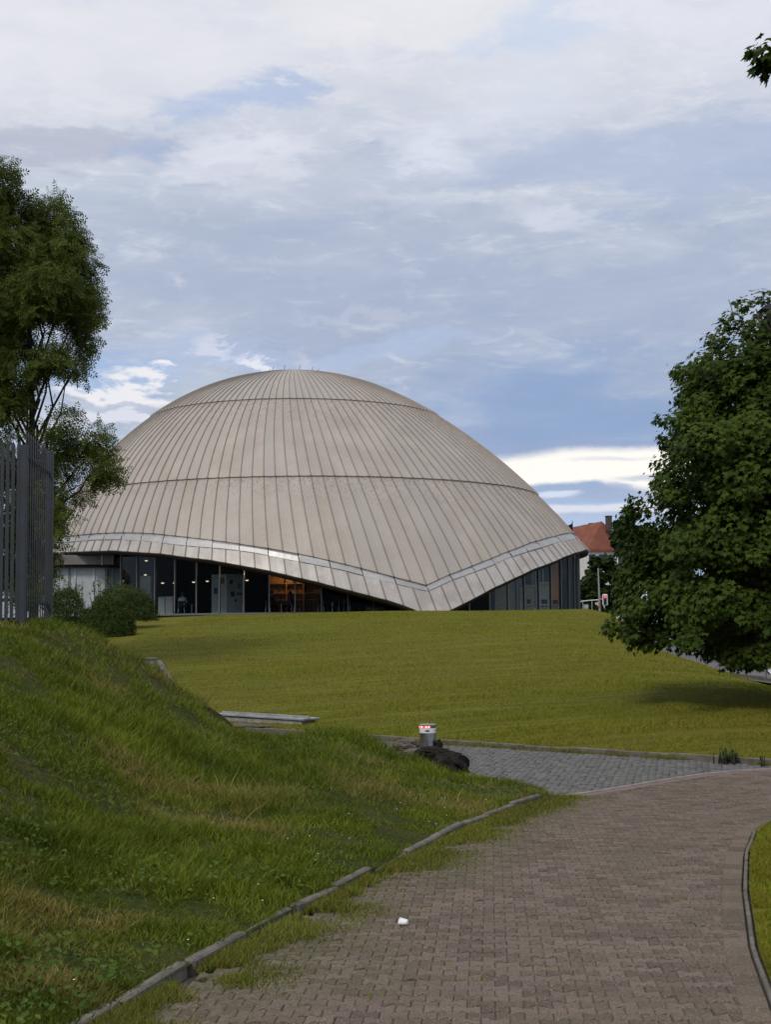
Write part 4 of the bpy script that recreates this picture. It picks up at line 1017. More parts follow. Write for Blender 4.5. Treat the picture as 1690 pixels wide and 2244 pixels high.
def crown(clumps, n_leaf, size, tmpl, faces, material, parent, shell=.55, droop=.5, centre=None, name='crown', gap=0.0, thin=lambda z: 0 * z, up=.75, per=None):
    """leaves scattered in ellipsoidal clumps (x,y,z,r), most of them near the clump's skin"""
    C = np.array(clumps, float); wts = C[:, 3] ** 2; cnt = rng.multinomial(n_leaf, wts / wts.sum()); idx = np.repeat(np.arange(len(C)), cnt); n = len(idx)
    d = rng.normal(0, 1, (n, 3)); d /= np.linalg.norm(d, axis=1, keepdims=True)
    rad = (shell + (1 - shell) * rng.random(n) ** .6) * (1 + .22 * rng.normal(0, 1, n) * (rng.random(n) < .5))
    P = C[idx, :3] + d * rad[:, None] * C[idx, 3:4] * np.array([1, 1, .78])
    if gap > 0:
        g = vnoise(P[:, 0] + P[:, 1] * .5, P[:, 2] + P[:, 1] * .3, 1.1, 5, 3); ok = g > (gap - .5 + thin(P[:, 2])); P, d, idx = P[ok], d[ok], idx[ok]; n = len(P)
    out = d.copy()
    if centre is not None:
        o2 = P - np.array(centre); o2[:, 2] *= .4; o2 /= np.linalg.norm(o2, axis=1, keepdims=True) + 1e-6; out = .5 * d + .7 * o2
    upv = np.stack([out[:, 0] * .75, out[:, 1] * .75, np.maximum(out[:, 2], -.2) * .5 + up], 1) + rng.normal(0, .38, (n, 3))
    fw = out + np.array([0, 0, -droop]) + rng.normal(0, .35, (n, 3))
    V, Fc = leafy(P, upv, fw, size * rng.uniform(.65, 1.2, n), tmpl, faces); k = len(tmpl)
    tone = np.clip(rng.random(len(C))[idx] * .45 + rng.random(n) * .55, 0, 1)
    return mesh_np(name, V, Fc, material, parent, None, False, {'rnd': np.repeat(tone, k)})

# --- broad maple on the right: crown outline by height, filled with clumps
YM = 30.0; pm = F / YM
axu = 1775; tx = at(axu, 1390, YM).x
PRO = [(690, 80), (712, 140), (740, 205), (770, 240), (830, 268), (900, 296), (985, 305), (1020, 318), (1080, 335), (1105, 372), (1190, 404), (1300, 408), (1365, 424), (1400, 415), (1410, 330), (1430, 180)]
pz = np.array([at(axu, v, YM).z for v, _ in PRO]); pr = np.array([r / pm for _, r in PRO])
cl_ = []
for k in range(330):
    z = rng.uniform(pz.min(), pz.max()); Rm = np.interp(z, pz[::-1], pr[::-1]); a = rng.uniform(0, 2 * np.pi)
    r = rng.uniform(.30, .62); f = max(0, Rm - r * 1.02) * rng.choice([1, 1, .95, .75, .5])
    cl_.append((tx + f * math.cos(a), YM + f * math.sin(a) * .9, z + .0, r))
for k in range(90):
    z = rng.uniform(pz.min() + .3, pz.max()); Rm = np.interp(z, pz[::-1], pr[::-1]); a = rng.uniform(0, 2 * np.pi); r = rng.uniform(.12, .22)
    cl_.append((tx + (Rm + .04) * math.cos(a), YM + (Rm + .04) * math.sin(a) * .9, z + .1, r))
for u, v, r in ((1352, 1378, 28), (1384, 1330, 38), (1380, 1250, 36), (1378, 1160, 32), (1400, 1120, 34), (1470, 1050, 30), (1490, 980, 34), (1500, 915, 30), (1525, 850, 30), (1545, 790, 32), (1570, 745, 30), (1610, 700, 28), (1632, 665, 18), (1672, 650, 22), (1400, 1385, 30), (1450, 1370, 38), (1510, 1395, 30), (1560, 1400, 34), (1600, 1430, 26), (1650, 1430, 30), (1480, 1398, 28), (1515, 1412, 26), (1560, 1426, 28), (1605, 1438, 28), (1640, 1440, 26), (1680, 1436, 30), (1336, 1366, 14), (1480, 1100, 40), (1430, 1220, 50), (1420, 1300, 44), (1520, 1200, 50), (1560, 1050, 60), (1600, 900, 60), (1640, 780, 50), (1462, 1020, 34), (1472, 1062, 40), (1452, 1085, 34), (1520, 1000, 50), (1560, 960, 60), (1620, 1050, 70), (1650, 950, 60), (1600, 1120, 60), (1505, 940, 36), (1530, 880, 36), (1590, 820, 44), (1660, 720, 40), (1560, 1180, 60), (1640, 1200, 70), (1490, 1290, 55), (1570, 1310, 60), (1650, 1330, 60)):
    p = at(u, v, YM - random.uniform(.6, 2.6) if u > 1480 else YM - random.uniform(-.5, 1.0)); cl_.append((p.x, p.y, p.z, r / pm))
gz = float(lawn_z(tx, YM))
t = thing('maple_tree', 'broad dark green maple with low sweeping branches on the lawn edge at the right', 'tree', (tx, YM, gz))
crown(cl_, 118000, .150, MAPLE, MAPLEF, M['maple'], t, .45, .7, (tx, YM, 5))
limbs((tx, YM, gz - .1), [(tx + (c[0] - tx) * .8, YM + (c[1] - YM) * .8, c[2]) for c in cl_[::8]] + [c[:3] for c in cl_[-44:-20:2]], .26, M['bark'], t)
# bare low bough under its crown
pts = [tuple(at(u, v, YM - .8)) for u, v in ((1745, 1400), (1700, 1420), (1640, 1432), (1590, 1424), (1555, 1418), (1520, 1400), (1490, 1378))]
MB().tube(pts, [.07, .06, .05, .045, .04, .03, .02], 7).build('bough', M['barkdark'], t, smooth=True)
# --- near maple whose branch tip hangs in at the top right
YN = 12.5
p0 = at(1688, 130, YN); bx = 6.4
t = thing('maple_tree', 'maple whose leafy branch tip hangs into the upper right corner', 'tree', (bx, 13.4, .1))
cl2 = []
for u, v, r in ((1662, 105, 16), (1680, 120, 26), (1668, 138, 14), (1686, 95, 22), (1684, 158, 16), (1700, 140, 34), (1740, 120, 46), (1790, 140, 60), (1860, 100, 80)): 
    p = at(u, v, YN + random.uniform(-.1, .1)); cl2.append((p.x, p.y, p.z, r / (F / YN)))
for k in range(60):
    a = rng.uniform(0, 6.28); z = rng.uniform(4.2, 8.6); Rm = 2.0 * math.sin(max(.1, min(3.0, (z - 3.6) / 5.6 * 3.1))); f = Rm * rng.uniform(.5, .85); cl2.append((bx + 1.0 + f * math.cos(a), 13.6 + f * math.sin(a), z, rng.uniform(.35, .6)))
crown(cl2[:9], 520, .15, MAPLE, MAPLEF, M['maple'], t, .1, .9, (bx, 13, 6), name='branch_leaves')
crown(cl2[9:], 7000, .15, MAPLE, MAPLEF, M['maple'], t, .4, .7, (bx + 1, 13.6, 6))
limbs((bx, 13.4, 0), [c[:3] for c in cl2[9::4]] + [cl2[7][:3]], .17, M['bark'], t)

# --- airy locust on the left
YT = 45.0; pt = F / YT
CLT = [(-10, 400, 55), (35, 455, 45), (15, 375, 22), (105, 465, 34), (120, 440, 18), (150, 470, 16), (60, 540, 75), (140, 550, 58), (190, 530, 22), (195, 570, 20), (100, 620, 80), (185, 625, 34), (205, 655, 22), (180, 690, 44), (215, 695, 14), (60, 660, 70), (150, 755, 48), (190, 745, 22), (40, 790, 50), (110, 800, 45), (175, 800, 30), (140, 850, 26), (60, 855, 34), (20, 900, 55), (55, 935, 42), (-50, 600, 120), (-60, 800, 120), (-80, 470, 100), (-30, 930, 70),
       (205, 955, 36), (235, 985, 24), (165, 975, 34), (225, 1025, 36), (248, 1040, 18), (195, 1050, 26), (120, 985, 40), (70, 1010, 50), (125, 1065, 34), (105, 1110, 36), (145, 1120, 20), (182, 1088, 14), (20, 1060, 55), (60, 1120, 50), (-40, 1040, 80), (120, 1210, 14), (115, 1240, 16), (30, 1160, 50), (85, 1190, 30), (20, 1250, 50), (90, 1265, 24), (-60, 1200, 80), (130, 1030, 40), (127, 1090, 36), (120, 1145, 30), (110, 930, 44), (150, 920, 26), (60, 1300, 30), (30, 760, 60), (90, 780, 50), (20, 840, 55), (10, 700, 60), (80, 880, 34), (100, 600, 60), (160, 620, 40), (60, 500, 60), (150, 510, 34), (90, 700, 50), (130, 660, 50), (150, 720, 44)]
clt = []
for u, v, r in CLT:
    p = at(u, v, YT + random.uniform(-1.3, 1.3)); clt.append((p.x, p.y, p.z, r / pt))
for k in range(26):
    p = at(random.uniform(-260, -20), random.uniform(380, 1050), YT + random.uniform(-2.5, 2.5)); clt.append((p.x, p.y, p.z, random.uniform(.6, 1.2)))
bx_, by_ = at(88, 1345, YT).x, YT
t = thing('locust_tree', 'tall airy tree with fine feathery leaves rising behind the grey fence at the left', 'tree', (bx_, by_, 1.2))
crown(clt, 52000, .42, PINNATE, PINF, M['locust'], t, .2, .2, None, gap=.30, up=.35, thin=lambda z: .11 * sstep(7.6, 8.6, z) * (1 - sstep(11.0, 12.0, z)))
limbs((bx_ - .1, by_, 1.0), [c[:3] for c in clt[::2]], .12, M['barkdark'], t, wob=.06, rmin=.008)
for dx, lean in ((-.26, .1), (-.58, -.2)):
    MB().tube([(bx_ + dx, by_ + .1, 1.0), (bx_ + dx + lean * .3, by_, 3.5), (bx_ + dx * .7 + lean * .2, by_, 6.0), (bx_ + dx + lean, by_, 8.5)], [.12, .095, .08, .04], 8).build('trunk', M['barkdark'], t, smooth=True)

# --- clipped bushes between bank and annex
def bush(u, v, ru, rv, Y, n, label, name='bush', m='bush', size=.085):
    p = at(u, v, Y); px = F / Y; rx, rz_ = ru / px, rv / px; zb = p.z - rz_
    t = thing(name, label, 'bush', (p.x, Y, zb), None)
    d = rng.normal(0, 1, (n, 3)); d /= np.linalg.norm(d, axis=1, keepdims=True); d[:, 2] = np.abs(d[:, 2]) * 1.15 - .15
    lump = 1 + .20 * vnoise(d[:, 0] * 2 + 9 + u, d[:, 2] * 2 + d[:, 1], 1.2, 7, 3) + .14 * (rng.random(n) < .06) * rng.random(n)
    rad = (.80 + .22 * rng.random(n)) * lump
    ctr = np.array([p.x, Y, zb + rz_ * .15])
    P = ctr + d * rad[:, None] * np.array([rx, rx, rz_ * 1.85])
    V, Fc = leafy(P, d + rng.normal(0, .7, (n, 3)), d + np.array([0, 0, .5]) + rng.normal(0, .6, (n, 3)), size * rng.uniform(.5, 1.3, n), QUADL * np.array([.3, 1, 1]), QUADF)
    mesh_np('foliage', V, Fc, M[m], t, None, False, {'rnd': np.repeat(rng.random(n), 4)})
    mb = MB()
    for k in range(9):
        a = k * .7; mb.tube([(p.x, Y, zb - .1), (p.x + math.cos(a) * rx * .45, Y + math.sin(a) * rx * .45, zb + rz_ * .7), (p.x + math.cos(a) * rx * .72, Y + math.sin(a) * rx * .72, zb + rz_ * 1.2)], [.04, .03, .012], 5)
    mb.build('stem', M['barkdark'], t)
bush(236, 1350, 62, 42, 62, 17000, 'rounded dark green bush in front, its foot behind the grassy bank')
bush(272, 1321, 78, 36, 68, 17000, 'wide dark bush behind the front one, reaching up to the white cabinet')
bush(140, 1325, 46, 38, 64, 9000, 'loose dark bush beside the end post of the grey fence')
def tallplant(u, v0, v1, Y, label, n=14, m='paleleaf', sp=.25, size=.10, name='shrub'):
    b, tp = at(u, v1, Y), at(u, v0, Y); t = thing(name, label, 'shrub', tuple(b)); mb = MB(); PP = []
    for k in range(n):
        x, y = b.x + random.gauss(0, sp), b.y + random.gauss(0, sp); h = (tp.z - b.z) * random.uniform(.55, 1.0); l = random.gauss(0, .12) * h
        mb.tube([(x, y, b.z), (x + l * .4, y, b.z + h * .5), (x + l, y, b.z + h)], [.012, .009, .004], 4, False)
        for q in range(int(h / .05)):
            f = random.uniform(.25, 1); PP.append((x + l * f, y, b.z + h * f))
    mb.build('stem', M['barkdark'], t); PP = np.array(PP); k = len(PP)
    dr = rng.normal(0, 1, (k, 3)); dr[:, 2] = np.abs(dr[:, 2]) * .6
    V, Fc = leafy(PP, rng.normal(0, .5, (k, 3)) + np.array([0, 0, 1]), dr, size * rng.uniform(.5, 1.2, k), OVAL, OVALF)
    mesh_np('foliage', V, Fc, M[m], t, None, False, {'rnd': np.repeat(rng.random(k), 6)})
tallplant(140, 1268, 1330, 66, 'pale leafy shrub in front of the curtained annex, beside the fence end', 22, sp=.4)
tallplant(175, 1275, 1330, 66.5, 'slender pale shrub between fence and the wide dark bush', 12, sp=.25)
tallplant(238, 1262, 1310, 72, 'pale leaf sprays standing up behind the wide dark bush', 16, sp=.5, size=.14)
tallplant(1600, 1634, 1676, 22.6, 'tall dark weed clump growing at the lawn kerb on the right', 26, 'weed', .09, .07, 'weed_clump')
tallplant(1672, 1655, 1680, 22.1, 'small weed growing at the lawn kerb, near the right picture edge', 6, 'weed', .035, .04, 'weed_clump')
# --- dark trees beyond the building at the right
def fartree(u, v0, v1, ru, Y, label, n=5200, m='darkleaf', sz=.42):
    px = F / Y; b = at(u, v1, Y); tp = at(u, v0, Y); t = thing('tree', label, 'tree', (b.x, Y, b.z)); H = tp.z - b.z; cl = []
    for k in range(34):
        f = rng.uniform(.05, .95); Rm = (ru / px) * math.sin(min(1, f * .9 + .22) * math.pi * .82) ** .6; a = rng.uniform(0, 6.28); r = rng.uniform(.16, .30) * ru / px
        cl.append((b.x + (Rm - r) * math.cos(a), Y + (Rm - r) * math.sin(a), b.z + H * f, r))
    crown(cl, n, sz, QUADL * np.array([.7, 1, 1]), QUADF, M[m], t, .4, .4)
    limbs((b.x, Y, b.z - .3), [c[:3] for c in cl[::6]], .22, M['barkdark'], t)
fartree(1322, 1212, 1345, 36, 150, 'dark tree beyond the dome edge, directly behind the traffic light', 6500)
fartree(1280, 1268, 1345, 32, 140, 'low dark tree close to the glass corner of the dome', 3800)
fartree(1380, 1128, 1345, 44, 165, 'dark tree hiding the right part of the red roof', 6000)
fartree(1420, 1150, 1350, 90, 150, 'big dark tree across the street, mostly behind the maple', 8000)
fartree(1560, 1180, 1400, 110, 160, 'dark street tree seen through gaps low in the maple crown', 8000)
fartree(1720, 1150, 1420, 120, 150, 'dark street tree at the far right, behind the maple', 8000)

# ================================================================ HOUSE, STREET THINGS
YH = 220.0; hs = F / YH
t = thing('house', 'white house with steep red tiled roof and three chimneys beyond the trees', 'house', tuple(at(1315, 1300, YH)))
A = lambda u, v, dy=0.0: np.array(tuple(at(u, v, YH + dy)))
cr = A(1288, 1203, -2.0)                       # near corner of the eaves
ze = cr[2]; zr = A(1324, 1141)[2]; zb = A(1300, 1340)[2]
dr = np.array([math.cos(R(18)), math.sin(R(18)), 0]); dl = np.array([-math.sin(R(40)), math.cos(R(40)), 0])
Wd, Ln = 7.2, 14.0
c0, c1, c2, c3 = cr, cr + dr * Wd, cr + dr * Wd + dl * Ln, cr + dl * Ln
r0 = cr + dr * Wd * .62 + dl * 2.4; r1 = c3 + dr * Wd * .5 - dl * .4; r0 = np.array([*r0[:2], zr]); r1 = np.array([*r1[:2], zr - 1.15])
ov = lambda p: np.array([p[0], p[1], ze])
V = [ov(c0), ov(c1), ov(c2), ov(c3), r0, r1]
V2 = [v - np.array([0, 0, .35]) for v in V[:4]]
mesh_np('roof', V + V2, [[[1, 2, 5, 4], [3, 0, 4, 5], [0, 1, 7, 6], [1, 2, 8, 7], [2, 3, 9, 8], [3, 0, 6, 9], [6, 7, 8, 9]], [[0, 1, 4], [2, 3, 5]]], M['roofred'], t)
rf = [o for o in t.children if o.name.startswith('roof')][0]
sh = lambda p, k: p + ((c0 + c2) / 2 - p) * k
w4 = [sh(c, .07) for c in (c0, c1, c2, c3)]
V = [np.array([*w[:2], z]) for z in (zb - 3, ze - .36) for w in w4]
mesh_np('wall', V, [[[0, 1, 5, 4], [1, 2, 6, 5], [2, 3, 7, 6], [3, 0, 4, 7]]], M['offwhite'], t)
for u, v0, v1, u1, dy in ((1329.5, 1132, 1150, 1340, 0), (1293.6, 1148, 1166, 1299, 6), (1280.3, 1152, 1172, 1286, 9)):
    p, q = A(u, v1, dy), A(u1, v0, dy); MB().box(((p[0] + q[0]) / 2, p[1], (p[2] + q[2]) / 2 - .5), (q[0] - p[0], .8, q[2] - p[2] + 1), R(18), .03).box(((p[0] + q[0]) / 2, p[1], q[2] + .05), (q[0] - p[0] + .12, .92, .14), R(18)).build('chimney', M['brick'], rf)
nrm = np.array([dr[1], -dr[0], 0])
for k, s0 in enumerate((.06, .30, .54, .78)):
    for z in (ze - 2.3, ze - 5.2):
        c = w4[0] + (w4[1] - w4[0]) * (s0 + .06) + nrm * .06; wn = MB().box((c[0], c[1], z + .75), (1.05, .1, 1.5), R(18)).build('window', M['blueposter'], t)
        for dx in (-1, 1): MB().box((c[0] + dr[0] * dx * .62 + nrm[0] * .05, c[1] + dr[1] * dx * .62 + nrm[1] * .05, z + .75), (.16, .12, 1.6), R(18)).build('frame', M['white'], wn)
        MB().box((c[0] + nrm[0] * .1, c[1] + nrm[1] * .1, z - .1), (1.4, .25, .12), R(18)).build('sill', M['white'], wn)

# traffic light
YS = 125.0; k_ = F / YS
b, tp = at(1315, 1338, YS), at(1311.5, 1245, YS)
t = thing('traffic_light', 'grey traffic light pole showing red, white framed signal head, left of the maple', 'traffic light', (b.x, b.y, b.z - .6))
M['orangeband'] = varied('faded_orange_sticker', (.30, .14, .10), .2, 6, .7)
M['polegrey'] = varied('pale_grey_pole', (.30, .33, .31), .15, 4, .5, .2)
MB().tube([tuple(b - Vector((0, 0, .6))), tuple(b), tuple(tp)], [.085, .08, .055], 10).build('pole', M['polegrey'], t)
for v0, v1 in ((1332, 1320), (1310, 1304)):
    p, q = at(1315, v0, YS), at(1314.3, v1, YS); MB().tube([tuple(p), tuple(q)], .095, 10).build('sticker_band', M['orangeband'], t)
c, s_ = px_box(1321.5, 1332.5, 1302, 1327, YS - .3, .12)
hd = MB().box(c, s_, 0, .06).build('signal_head', M['white'], t)
c2_, s2 = px_box(1323.6, 1330.4, 1304.5, 1324.8, YS - .36, .12); MB().box(c2_, s2, 0, .03).build('face_plate', M['black'], hd)
for i in range(3):
    p = at(1327, 1308 + i * 6.6, YS - .42); MB().lathe((0, 0, 0), [(.10, 0), (.085, .02), (.02, .035)], 16)
    mb = MB(); n_ = 16; rr = .105
    V = [(p.x + rr * math.cos(2 * math.pi * q / n_), p.y, p.z + rr * math.sin(2 * math.pi * q / n_)) for q in range(n_)] + [(p.x + rr * .6 * math.cos(2 * math.pi * q / n_), p.y - .03, p.z + rr * .6 * math.sin(2 * math.pi * q / n_)) for q in range(n_)]
    mb.add(V, [[[q, q + n_, (q + 1) % n_ + n_, (q + 1) % n_] for q in range(n_)], [list(range(n_, 2 * n_))[::-1]]]); mb.build('lens', M['redlens'] if i == 0 else M['black'], hd)
p, q = at(1314, 1313, YS - .1), at(1322, 1313, YS - .2); MB().tube([tuple(p), tuple(q)], .04, 6).build('bracket', M['polegrey'], t)
t = thing('railing', 'thin pale handrail curving down beside the traffic light', 'railing', tuple(at(1280, 1338, YS + 2)))
MB().tube([tuple(at(u, v, YS + 2)) for u, v in ((1271, 1320), (1276, 1317.5), (1290, 1316), (1312, 1314.5))], .045, 6).build('rail', M['white'], t)
for u in (1278, 1298): MB().tube([tuple(at(u, 1317, YS + 2)), tuple(at(u, 1345, YS + 2))], .04, 6).build('post', M['polegrey'], t)
t = thing('utility_box', 'small white utility box standing on the terrace beside the handrail', 'box', tuple(at(1286, 1340, 112)))
c, s_ = px_box(1281, 1290, 1326, 1345, 112, .4); MB().box(c, s_, 0, .02).build('casing', M['white'], t); MB().box((c[0], c[1] - .21, c[2] - .05), (s_[0] * .8, .02, s_[2] * .8), 0, .005).build('door', M['panelgrey'], t)
MB().box((c[0], c[1], c[2] + s_[2] / 2 + .02), (s_[0] + .05, .45, .04)).build('lid', M['white'], t)

# street lamp on the right: only the tip of its head reaches into view
YP = 21.0; lp = at(1663, 675, YP); bx2 = at(1835, 1390, YP).x
t = thing('street_lamp', 'dark street lamp, tip of its flat head at the right edge before the maple', 'street lamp', (bx2, YP, 0))
MB().tube([(bx2, YP, -.1), (bx2, YP, 1.2), (bx2, YP, lp.z - .05)], [.085, .07, .045], 12).build('pole', M['fence'], t)
MB().lathe((bx2, YP, 0), [(.14, -.05), (.14, .06), (.1, .12)], 16).build('base', M['fence'], t)
MB().tube([(bx2, YP, lp.z - .06), (bx2 - .2, YP, lp.z + .06), (lp.x + .5, YP, lp.z + .06)], [.04, .035, .03], 8).build('arm', M['fence'], t)
hd = MB().prism([(0, -.04), (.08, .02), (.35, .085), (.7, .085), (.7, -.02), (.35, -.045)], (1, 0, 0), (0, 0, 1), (0, .26, 0), (lp.x, YP - .13, lp.z)).build('lamp_head', M['fence'], t)
MB().box((lp.x + .3, YP, lp.z - .05), (.34, .2, .02), 0, .005).build('lens', M['panelgrey'], hd)

# cars and post at the far right, half hidden by the maple
def car(x, y, rz, paint, label, zb):
    t = thing('parked_car', label, 'car', (x, y, zb), None)
    M2 = Matrix.Translation((x, y, zb)) @ Matrix.Rotation(rz, 4, 'Z')
    def put(mb, name, m, par=t, smooth=False):
        V = np.concatenate(mb.V); V = np.array([tuple(M2 @ Vector(v)) for v in V]); mb.V = [V]; return mb.build(name, m, par, smooth=smooth)
    prof = [(-2.1, .28), (-2.15, .62), (-2.0, .88), (-1.5, .95), (1.0, .95), (1.75, .86), (2.1, .68), (2.15, .35), (1.9, .24), (-1.9, .24)]
    put(MB().prism(prof, (1, 0, 0), (0, 0, 1), (0, 1.76, 0), (0, -.88, 0)), 'body', paint)
    cab = [(-1.75, .94), (-1.35, 1.44), (-.2, 1.50), (.35, 1.42), (1.15, .94)]
    put(MB().prism(cab, (1, 0, 0), (0, 0, 1), (0, 1.5, 0), (0, -.75, 0)), 'cabin', paint)
    for sy in (-1, 1):
        put(MB().prism([(-1.5, .98), (-1.25, 1.38), (-.35, 1.43), (-.35, .98)], (1, 0, 0), (0, 0, 1), (0, .01, 0), (0, sy * .757 - .005, 0)), 'window', M['carglass'])
        put(MB().prism([(-.28, .98), (-.28, 1.43), (.3, 1.36), (.95, .98)], (1, 0, 0), (0, 0, 1), (0, .01, 0), (0, sy * .757 - .005, 0)), 'window', M['carglass'])
        put(MB().box((2.1, sy * .62, .66), (.08, .34, .13), 0, .02), 'headlight', M['white']); put(MB().box((-2.1, sy * .66, .72), (.08, .26, .16), 0, .02), 'tail_light', M['darkring'])
        put(MB().box((.75, sy * .93, .98), (.2, .14, .12), 0, .03), 'mirror', M['black'])
        for wx in (-1.3, 1.3):
            mb = MB(); n_ = 20; V = []
            for yy, r in ((sy * .72, .31), (sy * .90, .31), (sy * .905, .2), (sy * .88, .19)):
                V += [(wx + r * math.cos(2 * math.pi * q / n_), yy, .31 + r * math.sin(2 * math.pi * q / n_)) for q in range(n_)]
            mb.add(V, [[[r * n_ + q, r * n_ + (q + 1) % n_, (r + 1) * n_ + (q + 1) % n_, (r + 1) * n_ + q] for r in range(2) for q in range(n_)], [list(range(n_))]]); wl = put(mb, 'wheel', M['tyre'])
            mb = MB(); V = [(wx + .2 * math.cos(2 * math.pi * q / n_), sy * .892, .31 + .2 * math.sin(2 * math.pi * q / n_)) for q in range(n_)]; mb.add(V, [[list(range(n_))]]); put(mb, 'rim', M['steel'], wl)
    for x0, x1, z0, z1, nm in ((.42, 1.08, 1.385, .985, 'windscreen'), (-1.72, -1.42, .985, 1.36, 'rear_window')):
        mb = MB(); mb.add([(x0 + .02, -.68, z0), (x1 + .02, -.7, z1), (x1 + .02, .7, z1), (x0 + .02, .68, z0)], [[[0, 1, 2, 3]]]); put(mb, nm, M['carglass'])
    put(MB().box((0, 0, .34), (4.1, 1.70, .1)), 'bumper', M['black'])
stz = lambda y: .02 + (y - 10) / 390 * 2.28
M['paintred'] = mat('dark_red_car_paint', None, (.09, .012, .012), .25, 0, **{'Coat Weight': .6}); M['paintblack'] = mat('black_car_paint', None, (.012, .012, .014), .25, 0, **{'Coat Weight': .6}); M['paintsilver'] = mat('silver_car_paint', None, (.40, .41, .43), .3, .6)
for u, Y, m, lab in ((1668, 66, 'paintred', 'dark red car parked on the street, under the maple at the right edge'), (1640, 78, 'paintblack', 'black car on the street behind the dark red one'), (1596, 92, 'paintsilver', 'silver car far up the street, between maple twigs')):
    p = at(u, 1430, Y); car(p.x, Y, R(96), M[m], lab, stz(Y))
t = thing('marker_post', 'slim white road marker post at the right edge, by the street', 'post', (at(1688, 1450, 58).x, 58, stz(58)))
x = at(1688, 1450, 58).x; MB().box((x, 58, stz(58) + .5), (.12, .1, 1.0), 0, .02).build('post', M['white'], t); MB().box((x, 57.94, stz(58) + .8), (.125, .02, .18)).build('reflector', M['black'], t)
mb = MB()
for k in range(14): mb.box((13.25, 18 + k * 6.2, stz(18 + k * 6.2) + .06), (.14, 6.15, .16), 0, .01)
mb.build('kerb', M['kerbpale'], kind='structure')

# ================================================================ FENCE, BOLLARD, STONES, LITTER
# palisade fence on top of the bank: one bay along the front, then it turns away from the viewer
t = thing('palisade_fence', 'slate grey steel palisade fence standing on top of the bank at the left edge', 'fence', (-5.1, 20.3, 2.1))
YF = 20.2
def fpx(u, v, Y): return at(u, v, Y)
zt_ = lambda u, v, Y: at(u, v, Y).z
corner = at(48, 1350, YF); end = at(106, 1355, YF + 2.6)
left = Vector((corner.x - 4.2, YF - .25, corner.z))
bays = [(left, Vector((corner.x, YF, corner.z)), 966), (Vector((corner.x, YF, corner.z)), Vector((end.x, YF + 2.6, end.z)), 978)]
ztop = at(48, 975, YF).z
def post(p, zt, w=.085):
    zb = float(bank_z(p.x, p.y)) - .1
    o = MB().box((p.x, p.y, (zb + zt) / 2), (w, w, zt - zb), 0, .006).build('post', M['fence'], t)
post(bays[0][0], ztop); post(bays[0][1], ztop); post(bays[1][1], at(106, 990, YF + 2.6).z, .095)
for i, (p, q, vt) in enumerate(bays):
    d = q - p; ln = math.hypot(d.x, d.y); rz = math.atan2(d.y, d.x); n_ = 54 if i == 0 else 11
    n_ = int(ln / .073) if i == 0 else 12
    z1 = (ztop + .05) if i == 0 else at(106, 990, YF + 2.6).z + .0
    mb = MB()
    for k in range(1, n_):
        f = k / n_; x, y = p.x + d.x * f, p.y + d.y * f; zb = float(bank_z(x, y)) + .06
        zz = z1 - (.0 if i else random.uniform(0, .0))
        mb.prism([(-.024, zb), (-.024, zz - .05), (0, zz), (.024, zz - .05), (.024, zb)], (math.cos(rz), math.sin(rz), 0), (0, 0, 1), (-math.sin(rz) * .012, math.cos(rz) * .012, 0), (x, y, 0))
    mb.build('pale_panel', M['fence'], t)
    for z in ((at(48, 1016, YF).z if i == 0 else at(106, 1036, YF + 2.6).z), max(p.z, q.z) + .22):
        MB().box(((p.x + q.x) / 2 - math.sin(rz) * .03, (p.y + q.y) / 2 + math.cos(rz) * .03, z), (ln, .03, .045), rz, .004).build('rail', M['fence'], t)

# automatic bollard
YB = 25.1; bp = at(938.5, 1648, YB); bp.z = -.005; br = .142; bh = .49
t = thing('bollard', 'stainless steel automatic bollard with lit red ring behind the rocks', 'bollard', tuple(bp))
MB().lathe(tuple(bp), [(br, -.02), (br, bh - .145)], 40).build('body', M['steel'], t, smooth=False)
MB().lathe((bp.x, bp.y, bp.z), [(br + .001, bh - .143), (br + .003, bh - .14), (br + .003, bh - .065), (br + .001, bh - .062)], 40).build('reflective_band', M['white'], t)
rg = MB().lathe((bp.x, bp.y, bp.z), [(br - .008, bh - .06), (br - .008, bh - .02)], 40).build('light_ring', M['darkring'], t)
for k in range(22):
    a = -math.pi / 2 + (k - 14.5) * .155; lit = k < 17
    MB().box((bp.x + (br - .004) * math.cos(a), bp.y + (br - .004) * math.sin(a), bp.z + bh - .04), (.016, .012, .03 if lit else .012), a + math.pi / 2, .002).build('led', (M['ledwhite'] if k in (5, 9, 13, 15) else M['led']) if lit else M['steel'], rg)
MB().lathe((bp.x, bp.y, bp.z), [(br, bh - .018), (br, bh - .004), (br - .012, bh + .004), (.01, bh + .006)], 40).build('cap', M['slabsteel'], t)
for a, w in ((-1.66, .085), (-.35, .05), (-3.0, .05)):
    mb = MB(); V = []
    n_ = 14
    for q in range(n_):
        aa = a + (w / br) * .5 * math.cos(2 * math.pi * q / n_); V.append((bp.x + (br + .0055) * math.cos(aa), bp.y + (br + .0055) * math.sin(aa), bp.z + bh - .103 + .018 * math.sin(2 * math.pi * q / n_)))
    mb.add(V, [[list(range(n_))]]).build('badge', M['teal'], t)

